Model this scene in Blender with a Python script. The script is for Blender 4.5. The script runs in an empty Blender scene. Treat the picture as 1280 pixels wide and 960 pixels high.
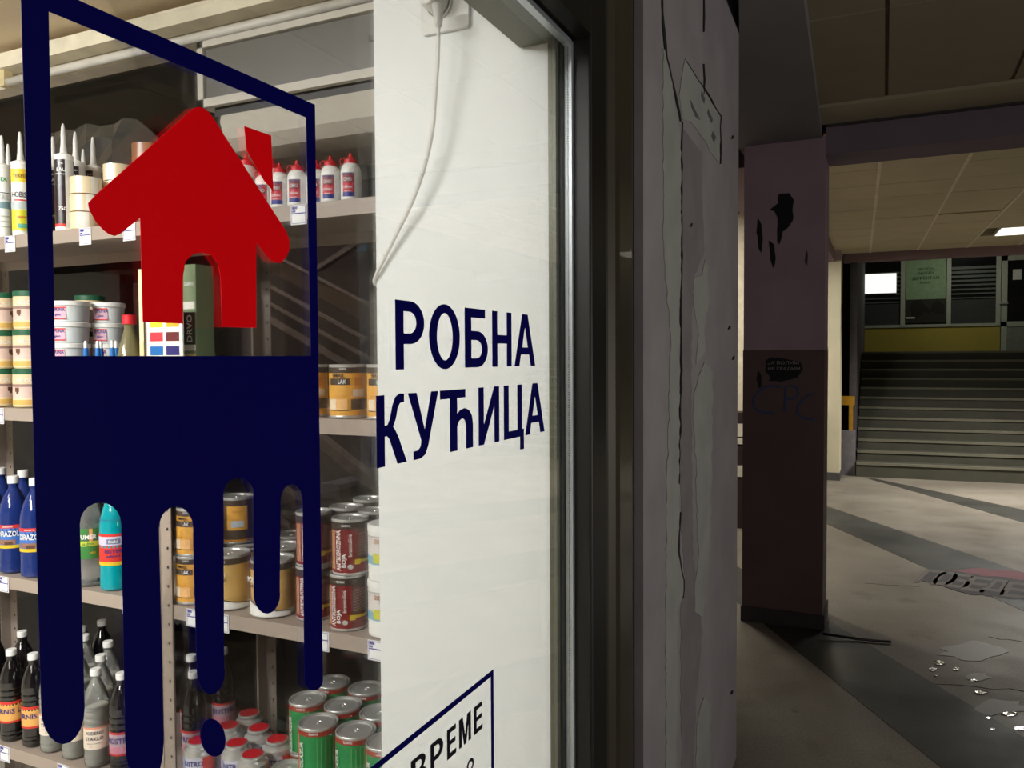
import bpy, math, random
from math import sin, cos, pi, radians, tan
from mathutils import Vector, Matrix
from mathutils.geometry import tessellate_polygon
random.seed(7)
sc = bpy.context.scene
COL = sc.collection
# ------------------------------------------------------------------ camera
HC = 1.6
YAW, PIT, ROLL, F = radians(24.93), radians(1.877), radians(-0.3165), 1000.0
_f = Vector((-sin(YAW)*cos(PIT), cos(YAW)*cos(PIT), -sin(PIT)))
_r0 = Vector((cos(YAW), sin(YAW), 0)); _u0 = _r0.cross(_f)
_r = cos(ROLL)*_r0 + sin(ROLL)*_u0
_u = -sin(ROLL)*_r0 + cos(ROLL)*_u0
CAM = Vector((0, 0, HC))
cd = bpy.data.cameras.new('camera'); cam = bpy.data.objects.new('camera', cd); COL.objects.link(cam)
m = Matrix.Identity(4)
for i in range(3):
    m[i][0] = _r[i]; m[i][1] = _u[i]; m[i][2] = -_f[i]; m[i][3] = CAM[i]
cam.matrix_world = m
cd.sensor_width = 36; cd.lens = 36*F/1280; cd.clip_start = .02; cd.clip_end = 100
sc.camera = cam
# ------------------------------------------------------------------ world, light, exposure
w = bpy.data.worlds.new('world'); sc.world = w; w.use_nodes = True
w.node_tree.nodes['Background'].inputs[0].default_value = (.75, .8, 1, 1)
w.node_tree.nodes['Background'].inputs[1].default_value = .012
sc.view_settings.view_transform = 'Standard'; sc.view_settings.look = 'None'
sc.view_settings.exposure = 0.0; sc.view_settings.gamma = 1.0

def area(name, loc, size, power, target, color=(1, 1, 1), spread=180):
    l = bpy.data.lights.new(name, 'AREA'); l.shape = 'RECTANGLE'; l.size, l.size_y = size
    l.energy = power; l.color = color; l.spread = radians(spread)
    o = bpy.data.objects.new(name, l); COL.objects.link(o); o.location = loc
    o.rotation_euler = (Vector(target)-Vector(loc)).to_track_quat('-Z', 'Y').to_euler()
    return o
# fluorescent tubes of the shop ceiling
area('shop_tube_light', (-2.3, -.75, 2.66), (1.3, .18), 104, (-2.0, .6, 0), (1, .99, .97))
area('shop_tube_light', (-1.15, -1.5, 2.66), (.9, .18), 46, (-1.0, .2, 0), (1, .99, .97))
# louvred passage lamps
area('passage_light', (1.66, 10.19, 2.90), (1.0, .6), 84, (1.5, 10.0, 0), (1, .97, .91), 130)
area('passage_light', (-.86, 9.75, 2.78), (.3, .3), 22, (-.75, 10.3, 0), (1, .97, .9), 170)
area('passage_light', (-1.8, 6.5, 2.90), (.4, .4), 36, (-1.8, 7.2, 0), (1, .95, .82), 160)
area('landing_light', (1.2, 15.2, 3.7), (.9, .6), 9, (1.2, 15.6, 0), (1, .96, .8))
# added fill light that brightens the plaster wall, no known source
area('wall_fill_light', (4.2, .4, 1.15), (1.6, 1.4), 24, (-.5, 2.0, 1.9), (1, .97, .96), 95)
# daylight and lamp of the stairwell behind the shelves
area('stairwell_light', (-3.0, 2.6, 2.9), (1.2, .6), 34, (-2.0, 4.0, 1.2), (.95, .9, 1))

def ray(x, y):
    return _f + _r*((x-640)/F) - _u*((y-480)/F)
def at(x, y, X=None, Y=None, Z=None):
    d = ray(x, y)
    if X is not None: t = (X)/d[0]
    elif Y is not None: t = (Y)/d[1]
    else: t = (Z-HC)/d[2]
    return CAM + d*t

# ------------------------------------------------------------------ materials
def lin(c): return tuple(((v/255)/12.92 if v/255 <= .04045 else ((v/255+.055)/1.055)**2.4) for v in c)
_mc = {}
def M(c, rough=.5, metal=0, var=.12, scale=14, bump=0, key=None, spec=.5, coat=0):
    k = (c, rough, metal, var, scale, bump, spec, coat)
    if k in _mc: return _mc[k]
    mt = bpy.data.materials.new('paint_%d_%d_%d' % c); mt.use_nodes = True
    nt = mt.node_tree; b = nt.nodes['Principled BSDF']
    b.inputs['Roughness'].default_value = rough; b.inputs['Metallic'].default_value = metal
    b.inputs['Specular IOR Level'].default_value = spec
    b.inputs['Coat Weight'].default_value = coat
    L = lin(c)
    tc = nt.nodes.new('ShaderNodeTexCoord'); n = nt.nodes.new('ShaderNodeTexNoise')
    n.inputs['Scale'].default_value = scale; n.inputs['Detail'].default_value = 4
    nt.links.new(tc.outputs['Object'], n.inputs['Vector'])
    rp = nt.nodes.new('ShaderNodeValToRGB'); rp.color_ramp.elements[0].position = .3; rp.color_ramp.elements[1].position = .7
    rp.color_ramp.elements[0].color = tuple(v*(1-var) for v in L)+(1,)
    rp.color_ramp.elements[1].color = tuple(min(1, v*(1+var)) for v in L)+(1,)
    nt.links.new(n.outputs['Fac'], rp.inputs[0]); nt.links.new(rp.outputs[0], b.inputs['Base Color'])
    if bump:
        bp = nt.nodes.new('ShaderNodeBump'); bp.inputs['Strength'].default_value = bump; bp.inputs['Distance'].default_value = .004
        n2 = nt.nodes.new('ShaderNodeTexNoise'); n2.inputs['Scale'].default_value = scale*5; n2.inputs['Detail'].default_value = 6
        nt.links.new(tc.outputs['Object'], n2.inputs['Vector'])
        nt.links.new(n2.outputs['Fac'], bp.inputs['Height']); nt.links.new(bp.outputs[0], b.inputs['Normal'])
    _mc[k] = mt; return mt
def mirror_mix(name, tint, gloss_fac, diffuse=None, dfac=0, rough=0.0, fres=True, ior=1.45):
    """thin clear sheet: light passes straight through, fresnel reflection on top"""
    mt = bpy.data.materials.new(name); mt.use_nodes = True; nt = mt.node_tree; nt.nodes.clear()
    out = nt.nodes.new('ShaderNodeOutputMaterial'); tr = nt.nodes.new('ShaderNodeBsdfTransparent')
    tr.inputs[0].default_value = tint+(1,)
    gl = nt.nodes.new('ShaderNodeBsdfGlossy'); gl.inputs['Roughness'].default_value = rough
    base = tr.outputs[0]
    if diffuse:
        df = nt.nodes.new('ShaderNodeBsdfDiffuse'); df.inputs[0].default_value = diffuse+(1,)
        m1 = nt.nodes.new('ShaderNodeMixShader'); m1.inputs[0].default_value = dfac
        nt.links.new(base, m1.inputs[1]); nt.links.new(df.outputs[0], m1.inputs[2]); base = m1.outputs[0]
    m2 = nt.nodes.new('ShaderNodeMixShader')
    if fres:
        fr = nt.nodes.new('ShaderNodeFresnel'); fr.inputs[0].default_value = ior
        mu = nt.nodes.new('ShaderNodeMath'); mu.operation = 'MULTIPLY'; mu.inputs[1].default_value = gloss_fac
        nt.links.new(fr.outputs[0], mu.inputs[0]); nt.links.new(mu.outputs[0], m2.inputs[0])
    else: m2.inputs[0].default_value = gloss_fac
    nt.links.new(base, m2.inputs[1]); nt.links.new(gl.outputs[0], m2.inputs[2]); nt.links.new(m2.outputs[0], out.inputs[0])
    return mt
def emit(name, c, s):
    mt = bpy.data.materials.new(name); mt.use_nodes = True; nt = mt.node_tree; nt.nodes.clear()
    out = nt.nodes.new('ShaderNodeOutputMaterial'); e = nt.nodes.new('ShaderNodeEmission')
    e.inputs[0].default_value = lin(c)+(1,); e.inputs[1].default_value = s
    nt.links.new(e.outputs[0], out.inputs[0]); return mt
GLASS = mirror_mix('clear_glass', (.985, .988, .985), .3)
PET = mirror_mix('clear_plastic', (.86, .87, .86), 1.6, (.75, .76, .74), .16, .08)
PETBLUE = mirror_mix('blue_plastic', (.05, .12, .5), 1.6, (.02, .055, .30), .55, .08)
PETTEAL = mirror_mix('teal_plastic', (.02, .6, .7), 1.4, (.0, .42, .5), .75, .08)
PETYEL = mirror_mix('yellowish_plastic', (.8, .75, .42), 1.5, (.6, .55, .3), .3, .08)
WRAP = mirror_mix('clear_wrap', (.8, .8, .8), 2.2, (.5, .5, .5), .06, .12)
DARKGL = M((16, 13, 12), .12, 0, .05, coat=.5)
WHITE = M((240, 240, 236), .4, 0, .03); CAPW = M((238, 238, 235), .45, 0, .03)
TIN = M((206, 206, 202), .30, .5, .06); TIND = M((120, 118, 114), .3, .9, .1)
RED = M((215, 30, 45), .45); INK = M((28, 24, 48), .6); BLACK = M((22, 20, 20), .5)
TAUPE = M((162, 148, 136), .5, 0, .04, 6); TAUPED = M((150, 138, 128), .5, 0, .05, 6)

# ------------------------------------------------------------------ mesh helpers
class MB:
    def __init__(s): s.v = []; s.f = []; s.mi = []; s.ms = []; s.sm = []
    def m(s, mat):
        if mat not in s.ms: s.ms.append(mat)
        return s.ms.index(mat)
    def add(s, vs, fs, mat, smooth=False):
        b = len(s.v); k = s.m(mat); s.v += [tuple(v) for v in vs]
        for f in fs: s.f.append(tuple(b+i for i in f)); s.mi.append(k); s.sm.append(smooth)
    def box(s, a, b, mat):
        x0, y0, z0 = a; x1, y1, z1 = b
        vs = [(x0,y0,z0),(x1,y0,z0),(x1,y1,z0),(x0,y1,z0),(x0,y0,z1),(x1,y0,z1),(x1,y1,z1),(x0,y1,z1)]
        s.add(vs, [(0,3,2,1),(4,5,6,7),(0,1,5,4),(1,2,6,5),(2,3,7,6),(3,0,4,7)], mat); return s
    def lathe(s, prof, mat, n=24, c=(0, 0), smooth=True):
        """prof: [(r,z)] or [(r,z,mat)]"""
        for i in range(len(prof)-1):
            a, b = prof[i], prof[i+1]; mt = b[2] if len(b) > 2 else mat
            vs = []
            for r, z in (a[:2], b[:2]):
                for k in range(n):
                    t = 2*pi*k/n; vs.append((c[0]+r*cos(t), c[1]+r*sin(t), z))
            s.add(vs, [(k, (k+1) % n, n+(k+1) % n, n+k) for k in range(n)], mt, smooth)
        return s
    def tube(s, pts, r, mat, n=8, radii=None):
        pts = [Vector(p) for p in pts]; vs = []
        for i, p in enumerate(pts):
            d = (pts[min(i+1, len(pts)-1)]-pts[max(i-1, 0)]).normalized()
            a = d.orthogonal().normalized() if i == 0 else (pa - d*pa.dot(d)).normalized()
            pa = a; bb = d.cross(a); rr = radii[i] if radii else r
            for k in range(n):
                t = 2*pi*k/n; vs.append(p+a*(rr*cos(t))+bb*(rr*sin(t)))
        L = len(pts); fs = [(i*n+k, i*n+(k+1) % n, (i+1)*n+(k+1) % n, (i+1)*n+k) for i in range(L-1) for k in range(n)]
        fs += [tuple(range(n))[::-1], tuple((L-1)*n+k for k in range(n))]
        s.add(vs, fs, mat, True); return s
    def prism(s, poly, fn, d, mat, smooth=False):
        """poly: list of 2D; fn(u,v,w)->3D ; w in 0..d"""
        n = len(poly); tri = tessellate_polygon([[Vector((u, v, 0)) for u, v in poly]])
        vs = [fn(u, v, 0) for u, v in poly]+[fn(u, v, d) for u, v in poly]
        fs = [tuple(n+i for i in t) for t in tri]+[tuple(t)[::-1] for t in tri]+[(i, (i+1) % n, n+(i+1) % n, n+i) for i in range(n)]
        s.add(vs, fs, mat); return s
    def wrap(s, r, t0, t1, z0, z1, mat, c=(0, 0)):
        n = max(1, int(abs(t1-t0)/12)+1); vs = []
        for k in range(n+1):
            t = radians(t0+(t1-t0)*k/n)
            for z in (z0, z1): vs.append((c[0]+r*sin(t), c[1]-r*cos(t), z))
        s.add(vs, [(2*k, 2*k+2, 2*k+3, 2*k+1) for k in range(n)], mat, True); return s
    def text(s, body, fn, mat, h, wd=None, bold=0, center=True):
        """flat lettering, cap height h, optional width wd; fn(u,v)->3D"""
        V, Fc = gtext(body, bold)
        if not V: return s
        x0 = min(v[0] for v in V); x1 = max(v[0] for v in V); y0 = min(v[1] for v in V); y1 = max(v[1] for v in V)
        sy = h/(y1-y0); sx = (wd/(x1-x0)) if wd else sy
        ox = (x0+x1)/2 if center else x0; oy = (y0+y1)/2 if center else y0
        s.add([fn((v[0]-ox)*sx, (v[1]-oy)*sy) for v in V], Fc, mat); return s
    def build(s, name, parent=None, **kw):
        me = bpy.data.meshes.new(name); me.from_pydata(s.v, [], s.f)
        for mt in s.ms: me.materials.append(mt)
        me.polygons.foreach_set('material_index', s.mi); me.polygons.foreach_set('use_smooth', s.sm); me.update()
        o = bpy.data.objects.new(name, me); COL.objects.link(o)
        if parent is not None: o.parent = parent
        for k, v in kw.items(): o[k] = v
        return o
_tc = {}
def gtext(body, bold=0):
    if (body, bold) in _tc: return _tc[(body, bold)]
    c = bpy.data.curves.new('glyphs', 'FONT'); c.body = body; c.offset = bold; c.resolution_u = 2 if len(body) > 1 else 8
    o = bpy.data.objects.new('glyphs', c); COL.objects.link(o); bpy.context.view_layer.update()
    me = bpy.data.meshes.new_from_object(o.evaluated_get(bpy.context.evaluated_depsgraph_get()))
    V = [tuple(v.co[:2]) for v in me.vertices]; Fc = [tuple(p.vertices) for p in me.polygons]
    bpy.data.objects.remove(o); bpy.data.curves.remove(c); bpy.data.meshes.remove(me)
    _tc[(body, bold)] = (V, Fc); return V, Fc
def curve_fill(loops, fn, d, mat, name, parent=None, **kw):
    """flat sticker from closed 2D loops (outer + holes)"""
    c = bpy.data.curves.new('outline', 'CURVE'); c.dimensions = '2D'; c.fill_mode = 'BOTH'; c.extrude = .5
    for lp in loops:
        sp = c.splines.new('POLY'); sp.points.add(len(lp)-1); sp.use_cyclic_u = True
        for i, (x, y) in enumerate(lp): sp.points[i].co = (x, y, 0, 1)
    o = bpy.data.objects.new('outline', c); COL.objects.link(o); bpy.context.view_layer.update()
    me = bpy.data.meshes.new_from_object(o.evaluated_get(bpy.context.evaluated_depsgraph_get()))
    mb = MB(); mb.add([fn(v.co[0], v.co[1], (v.co[2]+.5)*d) for v in me.vertices], [tuple(p.vertices) for p in me.polygons], mat)
    bpy.data.objects.remove(o); bpy.data.curves.remove(c); bpy.data.meshes.remove(me)
    return mb.build(name, parent, **kw)
def thing(name, label, cat, loc=(0, 0, 0), rz=0, group=None, kind=None):
    o = bpy.data.objects.new(name, None); COL.objects.link(o); o.location = loc; o.rotation_euler = (0, 0, rz)
    o.empty_display_size = .05
    if label: o['label'] = label
    if cat: o['category'] = cat
    if group: o['group'] = group
    if kind: o['kind'] = kind
    return o
def dup(root, loc, rz, label, group=None):
    r = root.copy(); COL.objects.link(r); r.location = loc; r.rotation_euler = (0, 0, rz); r['label'] = label
    if group: r['group'] = group
    for ch in list(root.children):
        c = ch.copy(); COL.objects.link(c); c.parent = r
        for g in list(ch.children):
            d = g.copy(); COL.objects.link(d); d.parent = c
    return r
def struct(name, mb, parent=None, **kw):
    if parent is None: kw['kind'] = 'structure'
    return mb.build(name, parent, **kw)

# ================================================================== LARGE STRUCTURE
# --- passage floor: terrazzo with dark stone strips
def terrazzo(name, c, c2, rough=.45):
    mt = bpy.data.materials.new(name); mt.use_nodes = True; nt = mt.node_tree; b = nt.nodes['Principled BSDF']
    tc = nt.nodes.new('ShaderNodeTexCoord')
    def noise(sc_, det=6):
        n = nt.nodes.new('ShaderNodeTexNoise'); n.inputs['Scale'].default_value = sc_; n.inputs['Detail'].default_value = det
        nt.links.new(tc.outputs['Object'], n.inputs['Vector']); return n
    def ramp(src, p0, c0, p1, c1):
        r = nt.nodes.new('ShaderNodeValToRGB'); r.color_ramp.elements[0].position = p0; r.color_ramp.elements[1].position = p1
        r.color_ramp.elements[0].color = c0+(1,); r.color_ramp.elements[1].color = c1+(1,); nt.links.new(src, r.inputs[0]); return r
    def mix(a, bb, fac, mode='MIX'):
        x = nt.nodes.new('ShaderNodeMix'); x.data_type = 'RGBA'; x.blend_type = mode
        if isinstance(fac, float): x.inputs[0].default_value = fac
        else: nt.links.new(fac, x.inputs[0])
        nt.links.new(a, x.inputs[6]); nt.links.new(bb, x.inputs[7]); return x.outputs[2]
    base = ramp(noise(1.1).outputs['Fac'], .35, lin(c), .65, lin(c2))
    spk = ramp(noise(90, 2).outputs['Fac'], .35, (.75, .75, .75), .62, (1.1, 1.1, 1.1))
    col = mix(base.outputs[0], spk.outputs[0], .7, 'MULTIPLY')
    dirt = ramp(noise(2.7, 9).outputs['Fac'], .6, (1, 1, 1), .76, (.42, .38, .33))
    col = mix(col, dirt.outputs[0], .8, 'MULTIPLY')
    blot = ramp(noise(6.5, 5).outputs['Fac'], .68, (1, 1, 1), .74, (.4, .38, .36))
    col = mix(col, blot.outputs[0], .7, 'MULTIPLY')
    nt.links.new(col, b.inputs['Base Color'])
    rr = ramp(noise(1.9, 4).outputs['Fac'], .3, (.3,)*3, .7, (rough+.15,)*3); nt.links.new(rr.outputs[0], b.inputs['Roughness'])
    bp = nt.nodes.new('ShaderNodeBump'); bp.inputs['Strength'].default_value = .15; bp.inputs['Distance'].default_value = .01
    nt.links.new(noise(5, 8).outputs['Fac'], bp.inputs['Height']); nt.links.new(bp.outputs[0], b.inputs['Normal'])
    return mt
FLOORM = terrazzo('beige_terrazzo', (128, 119, 107), (148, 140, 127))
STRIPM = terrazzo('dark_terrazzo', (57, 57, 52), (69, 68, 62))
fb = MB().box((-3.4, -3.5, -.1), (5.2, 11.5, 0), FLOORM)
floor = struct('floor', fb)
MB().box((-3.4, 11.5, -.1), (5.2, 14.0, 0), FLOORM).build('floor_slab', floor)
def line_at(p, q, y): return p[0]+(q[0]-p[0])*(y-p[1])/(q[1]-p[1])
for (a, b, c, d, y0, y1) in (((-.607, 4.877), (.217, 3.468), (-.258, 5.095), (.546, 3.889), .2, 6.9),
                             ((-.499, 8.164), (.324, 6.692), (-.56, 9.131), (.948, 6.869), 3.4, 10.6),
                             ((-.116, 11.265), (1.2, 8.98), (-.013, 11.308), (1.326, 9.672), 6.2, 11.4)):
    # near edge a-b, far edge c-d
    poly = [(line_at(a, b, y0), y0), (line_at(c, d, y0), y0), (line_at(c, d, y1), y1), (line_at(a, b, y1), y1)]
    MB().prism(poly, lambda u, v, w_: (u, v, w_), .002, STRIPM).build('stone_strip', floor)
CRK = M((40, 36, 30), .8)
cr = MB()
for (x, y, dx, dy) in ((.15, 4.35, .55, .1), (-.2, 3.2, .1, -.9), (.3, 3.1, -.5, -.8), (-.1, 6.1, .35, .06), (.55, 5.2, .4, .02), (-.25, 2.6, .5, .04)):
    n = 9; top = []; bot = []
    for i in range(n):
        t = i/(n-1); px = x+dx*t+random.uniform(-.012, .012); py = y+dy*t+random.uniform(-.02, .02)
        top.append((px+.004*(dy != 0), py+.003)); bot.append((px-.002, py-.004))
    cr.prism(top+bot[::-1], lambda u, v, w_: (u, v, w_), .0008, CRK)
cr.build('hairline_crack', floor, kind='stuff')

# --- shop: ceiling, walls
CREAM = M((232, 212, 180), .7, 0, .04, 3)
struct('ceiling', MB().box((-5, -2.6, 2.70), (-.62, 2.0, 2.8), CREAM))
struct('wall_left', MB().box((-5.1, -2.6, 0), (-5, 2.0, 2.8), M((225, 220, 210), .8)))
struct('wall_rear', MB().box((-5, -2.7, 0), (-.5, -2.6, 2.8), M((225, 220, 210), .8)))
struct('floor_shop', MB().box((-5, -2.6, -.05), (-.66, 2.0, .08), M((214, 210, 200), .5)))
# plinth under the shop window, dark header above it
FRM = M((62, 58, 44), .36, .35, .12, 5, coat=.2)
PAN = M((236, 238, 236), .45, 0, .015, 2)
struct('wall_inner', MB().prism([(-1.009, 1.47), (-.593, 1.47), (-.593, 1.93), (-.96, 1.93), (-.96, 1.492), (-1.009, 1.492)], lambda u, v, w_: (u, v, .08+w_), 2.62, PAN))

# --- window_1 : big double glazed shop window
GX = -.55
win = struct('window_1', MB().box((-.66, -1.5, .08), (-.50, 1.487, .55), FRM))   # sill block
def rnd_rect(x0, x1, y0, y1, r=.012, n=4):
    pts = []
    for cx, cy, a0 in ((x1-r, y1-r, 0), (x0+r, y1-r, 90), (x0+r, y0+r, 180), (x1-r, y0+r, 270)):
        for k in range(n+1):
            t = radians(a0+90*k/n); pts.append((cx+r*cos(t), cy+r*sin(t)))
    return pts
def post(x0, x1, y0, y1, z0, z1, mat, r, name, parent):
    mb = MB().prism(rnd_rect(x0, x1, y0, y1, r), lambda u, v, w_: (u, v, z0+w_), z1-z0, mat)
    return mb.build(name, parent)
FRD = M((24, 23, 19), .4, .2, .1, 5)
OLIVE = M((92, 92, 74), .35, .2, .06, 4); OL2 = M((46, 50, 42), .3, .3, .1, 4)
post(-.585, -.518, 1.487, 1.58, .55, 2.34, FRD, .006, 'frame_post', win)
post(-.60, -.545, 1.575, 1.605, .55, 3.2, BLACK, .003, 'frame_gap', win)
post(-.62, -.512, 1.60, 1.79, .0, 3.2, FRM, .05, 'frame_post', win)
post(-.62, -.54, 1.78, 1.86, .0, 3.2, BLACK, .004, 'frame_gap', win)
post(-.585, -.518, -1.5, -1.42, .55, 2.34, FRM, .006, 'frame_post', win)
MB().box((-.585, -1.42, 2.222), (-.518, 1.487, 2.34), FRD).build('frame_rail', win)
MB().box((-.62, -1.5, 2.34), (-.535, 1.60, 3.2), FRD).build('frame_header', win)
MB().box((-.593, 1.448, .55), (-.577, 1.50, 2.222), OLIVE).build('inner_bead', win)
MB().box((-.592, 1.462, .55), (-.572, 1.50, 2.222), OL2).build('inner_bead', win)
MB().box((-.66, -1.42, 2.214), (-.577, 1.466, 2.30), OLIVE).build('inner_rail', win)
# spacer bar of the double glazing, with its row of tiny holes
ALU = M((200, 205, 208), .35, .6, .05)
sp = MB().box((-.570, 1.476, .56), (-.555, 1.486, 2.214), ALU); spb = sp.build('spacer_bar', win)
hd = MB()
for i in range(330):
    z = .565+i*.005; hd.box((-.5635, 1.4755, z), (-.5615, 1.4762, z+.0022), BLACK)
hd.build('spacer_hole', spb, kind='stuff')
MB().box((-.570, -1.42, 2.206), (-.555, 1.476, 2.216), ALU).build('spacer_bar', win)
MB().box((-.554, -1.42, .55), (GX, 1.487, 2.222), GLASS).build('pane', win)
MB().box((-.575, -1.42, .55), (-.571, 1.487, 2.222), GLASS).build('pane', win)

# --- plaster pilaster right of the window
LIL = M((136, 130, 130), .85, 0, .10, 5, .35)
PUT = M((142, 143, 134), .85, 0, .08, 9, .3)
WX = -.52
pil = struct('wall_right', MB().box((-.98, 1.862, 0), (WX, 3.222, 3.2), LIL))
def on_wall(pts, name, mat, d=.002):
    P = [at(x, y, X=WX) for x, y in pts]
    mb = MB().prism([(p.y, p.z) for p in P], lambda u, v, w_: (WX+w_*1.0, u, v), d, mat)
    return mb.build(name, pil)
def rough_pts(pts, amp=1.2, step=9):
    out = []
    for i in range(len(pts)):
        a = Vector(pts[i]); b = Vector(pts[(i+1) % len(pts)]); n = max(1, int((b-a).length/step))
        for k in range(n):
            p = a.lerp(b, k/n); out.append((p.x+random.uniform(-amp, amp), p.y+random.uniform(-amp, amp)))
    return out
for pts in ([(828, 60), (832, 66), (845, 140), (850, 165), (851, 300), (848, 420), (848, 640), (850, 700), (855, 720), (853, 745), (846, 765), (845, 1000), (832, 1000), (832, 760), (832, 640), (838, 430), (829, 320), (828, 180)],
            [(855, 72), (862, 84), (880, 112), (900, 148), (899, 205), (882, 180), (862, 152), (852, 150), (849, 118)],
            [(880, 324), (876, 344), (866, 348), (866, 385), (872, 410), (870, 455), (880, 442), (880, 412), (886, 372), (884, 335)],
            [(880, 452), (890, 466), (889, 560), (888, 640), (886, 700), (880, 740), (878, 772), (868, 765), (868, 730), (872, 700), (870, 600), (865, 500), (870, 480)],
            [(880, 872), (887, 882), (887, 1000), (867, 1000), (872, 892)]):
    on_wall(rough_pts(pts), 'putty_patch', PUT, .0025)
on_wall(rough_pts([(853, 160), (876, 190), (880, 320), (866, 346), (864, 450), (866, 700), (878, 790), (870, 870), (866, 1000), (852, 1000), (850, 760), (856, 720), (851, 660), (852, 320)], 1.0), 'worn_band', M((118, 111, 111), .9, 0, .1, 8, .3), .0012)
DK = M((20, 17, 17), .9); SHD = M((84, 78, 82), .9, 0, .1, 10)
def crackline(pts, w0, name='plaster_crack', mat=DK, d=.0032):
    pts = rough_line(pts); n = len(pts); L = []; Rr = []
    for i, p in enumerate(pts):
        ww = w0*(.35+.65*sin(pi*(i+.5)/n))*random.uniform(.6, 1.2)
        L.append((p[0]-ww/2, p[1])); Rr.append((p[0]+ww/2, p[1]))
    on_wall(L+Rr[::-1], name, mat, d)
def rough_line(pts, step=11, amp=.7):
    out = []
    for i in range(len(pts)-1):
        a = Vector(pts[i]); b = Vector(pts[i+1]); n = max(1, int((b-a).length/step))
        for k in range(n):
            p = a.lerp(b, k/n); out.append((p.x+random.uniform(-amp, amp), p.y))
    out.append(pts[-1]); return out
crackline([(827, -8), (829, 40), (832, 72), (839, 98), (846, 130), (850, 152)], 2.6)
crackline([(852, 152), (851.5, 230), (851, 320), (850, 400), (851, 452), (849, 552), (848, 605)], 2.0)
crackline([(850, 640), (847, 690), (854, 725), (853, 748)], 2.2)
crackline([(857, 76), (872, 100), (888, 124), (900, 146), (900, 205)], 2.2)
crackline([(879, -5), (880, 20), (879, 40)], 1.8); crackline([(879, 80), (880, 100), (879, 118)], 1.8)
for cx, cy in ((915, 172), (916, 448), (914, 866), (863, 282), (911, 410)): on_wall([(cx-1.6, cy+2), (cx, cy-2.5), (cx+1.8, cy-3), (cx+1, cy+1.5)], 'chip', DK, .003)
for p in ([(862, 125), (868, 138), (874, 150), (868, 146), (863, 134)], [(876, 112), (880, 124), (879, 130), (875, 120)], [(884, 136), (890, 150), (888, 154), (883, 142)], [(890, 164), (894, 172), (891, 178), (888, 170)]):
    on_wall(p, 'scrape_mark', SHD, .0034)

# --- passage: column, beams, ceilings
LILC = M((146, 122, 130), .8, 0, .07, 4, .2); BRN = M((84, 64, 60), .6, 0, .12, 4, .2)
CY = 4.95
col = struct('wall_column', MB().box((-.765, CY, 1.637), (-.313, CY+.32, 2.86), LILC))
MB().box((-.768, CY-.003, 0), (-.311, CY+.32, 1.637), BRN).build('painted_dado', col)
MB().box((-.775, CY-.012, 0), (-.300, CY+.33, .09), M((48, 42, 40), .6)).build('base_skirting', col)
def on_col(pts, name, mat, d=.0015, y=CY-.0032):
    P = [at(a, b, Y=CY) for a, b in pts]
    return MB().prism([(p.x, p.z) for p in P], lambda u, v, w_: (u, y-w_, v), d, mat).build(name, col)
SOOT = M((14, 10, 12), .9)
on_col(rough_pts([(973, 242), (986, 241), (992, 250), (991, 276), (985, 285), (978, 290), (975, 305), (971, 302), (973, 280), (969, 264), (962, 262), (972, 254)], 1, 6), 'black_paint_splash', SOOT, y=CY)
on_col(rough_pts([(948, 272), (952, 280), (954, 300), (952, 316), (949, 312), (946, 290)], .7, 6), 'black_paint_splash', SOOT, y=CY)
on_col(rough_pts([(961, 300), (968, 306), (970, 322), (967, 336), (963, 325)], .7, 6), 'black_paint_splash', SOOT, y=CY)
on_col([(1008, 312), (1010, 318), (1009, 332), (1006, 328)], 'black_paint_splash', M((60, 48, 56), .9), y=CY)
on_col(rough_pts([(957, 452), (964, 446), (975, 448), (985, 449), (1000, 452), (1003, 460), (1001, 467), (996, 471), (985, 476), (962, 477), (964, 471), (957, 464)], 1, 6), 'black_scribble', SOOT)
on_col([(948, 463), (952, 470), (952, 483), (949, 486), (946, 474)], 'black_scribble', SOOT)
for t_, px, py, ww in (('ЈА ВОЛИМ', 979, 453.5, 38), ('НЕ ГРАДИМ', 980, 461, 39)):
    c = at(px, py, Y=CY); MB().text(t_, lambda u, v: (c.x+u, CY-.0052, c.z+v), M((120, 112, 112), .8), .020, ww*.0046, .01).build('faded_lettering', col)
BLU = M((44, 56, 96), .7)
def stroke(pts, wpx, name='blue_graffiti_letter'):
    L = []; R_ = []
    for i, p in enumerate(pts):
        a = Vector(pts[max(i-1, 0)]); b = Vector(pts[min(i+1, len(pts)-1)]); d = (b-a).normalized(); nn = Vector((-d.y, d.x))*wpx/2
        L.append((p[0]+nn.x, p[1]+nn.y)); R_.append((p[0]-nn.x, p[1]-nn.y))
    on_col(L+R_[::-1], name, BLU)
stroke([(976, 484), (966, 482), (957, 484), (949, 489), (943, 496), (941, 504), (944, 511), (951, 515), (960, 516), (968, 516)], 2.6)
stroke([(981, 515), (982, 484), (990, 482), (996, 485), (998, 491), (995, 497), (989, 499), (984, 498)], 2.6)
stroke([(1018, 492), (1010, 494), (1002, 501), (997, 509), (996, 516), (1001, 521), (1009, 524), (1018, 524)], 2.4)
# left soffit beam and cross beam
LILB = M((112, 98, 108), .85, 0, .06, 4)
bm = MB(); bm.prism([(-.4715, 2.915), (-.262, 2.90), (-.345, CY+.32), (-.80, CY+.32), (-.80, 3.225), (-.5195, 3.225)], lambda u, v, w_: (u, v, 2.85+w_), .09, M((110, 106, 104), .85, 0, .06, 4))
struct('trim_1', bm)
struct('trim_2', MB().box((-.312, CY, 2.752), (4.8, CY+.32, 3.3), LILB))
struct('trim_3', MB().box((-.30, CY-.02, 2.905), (4.8, CY, 2.93), M((60, 52, 50), .9)))
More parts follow.
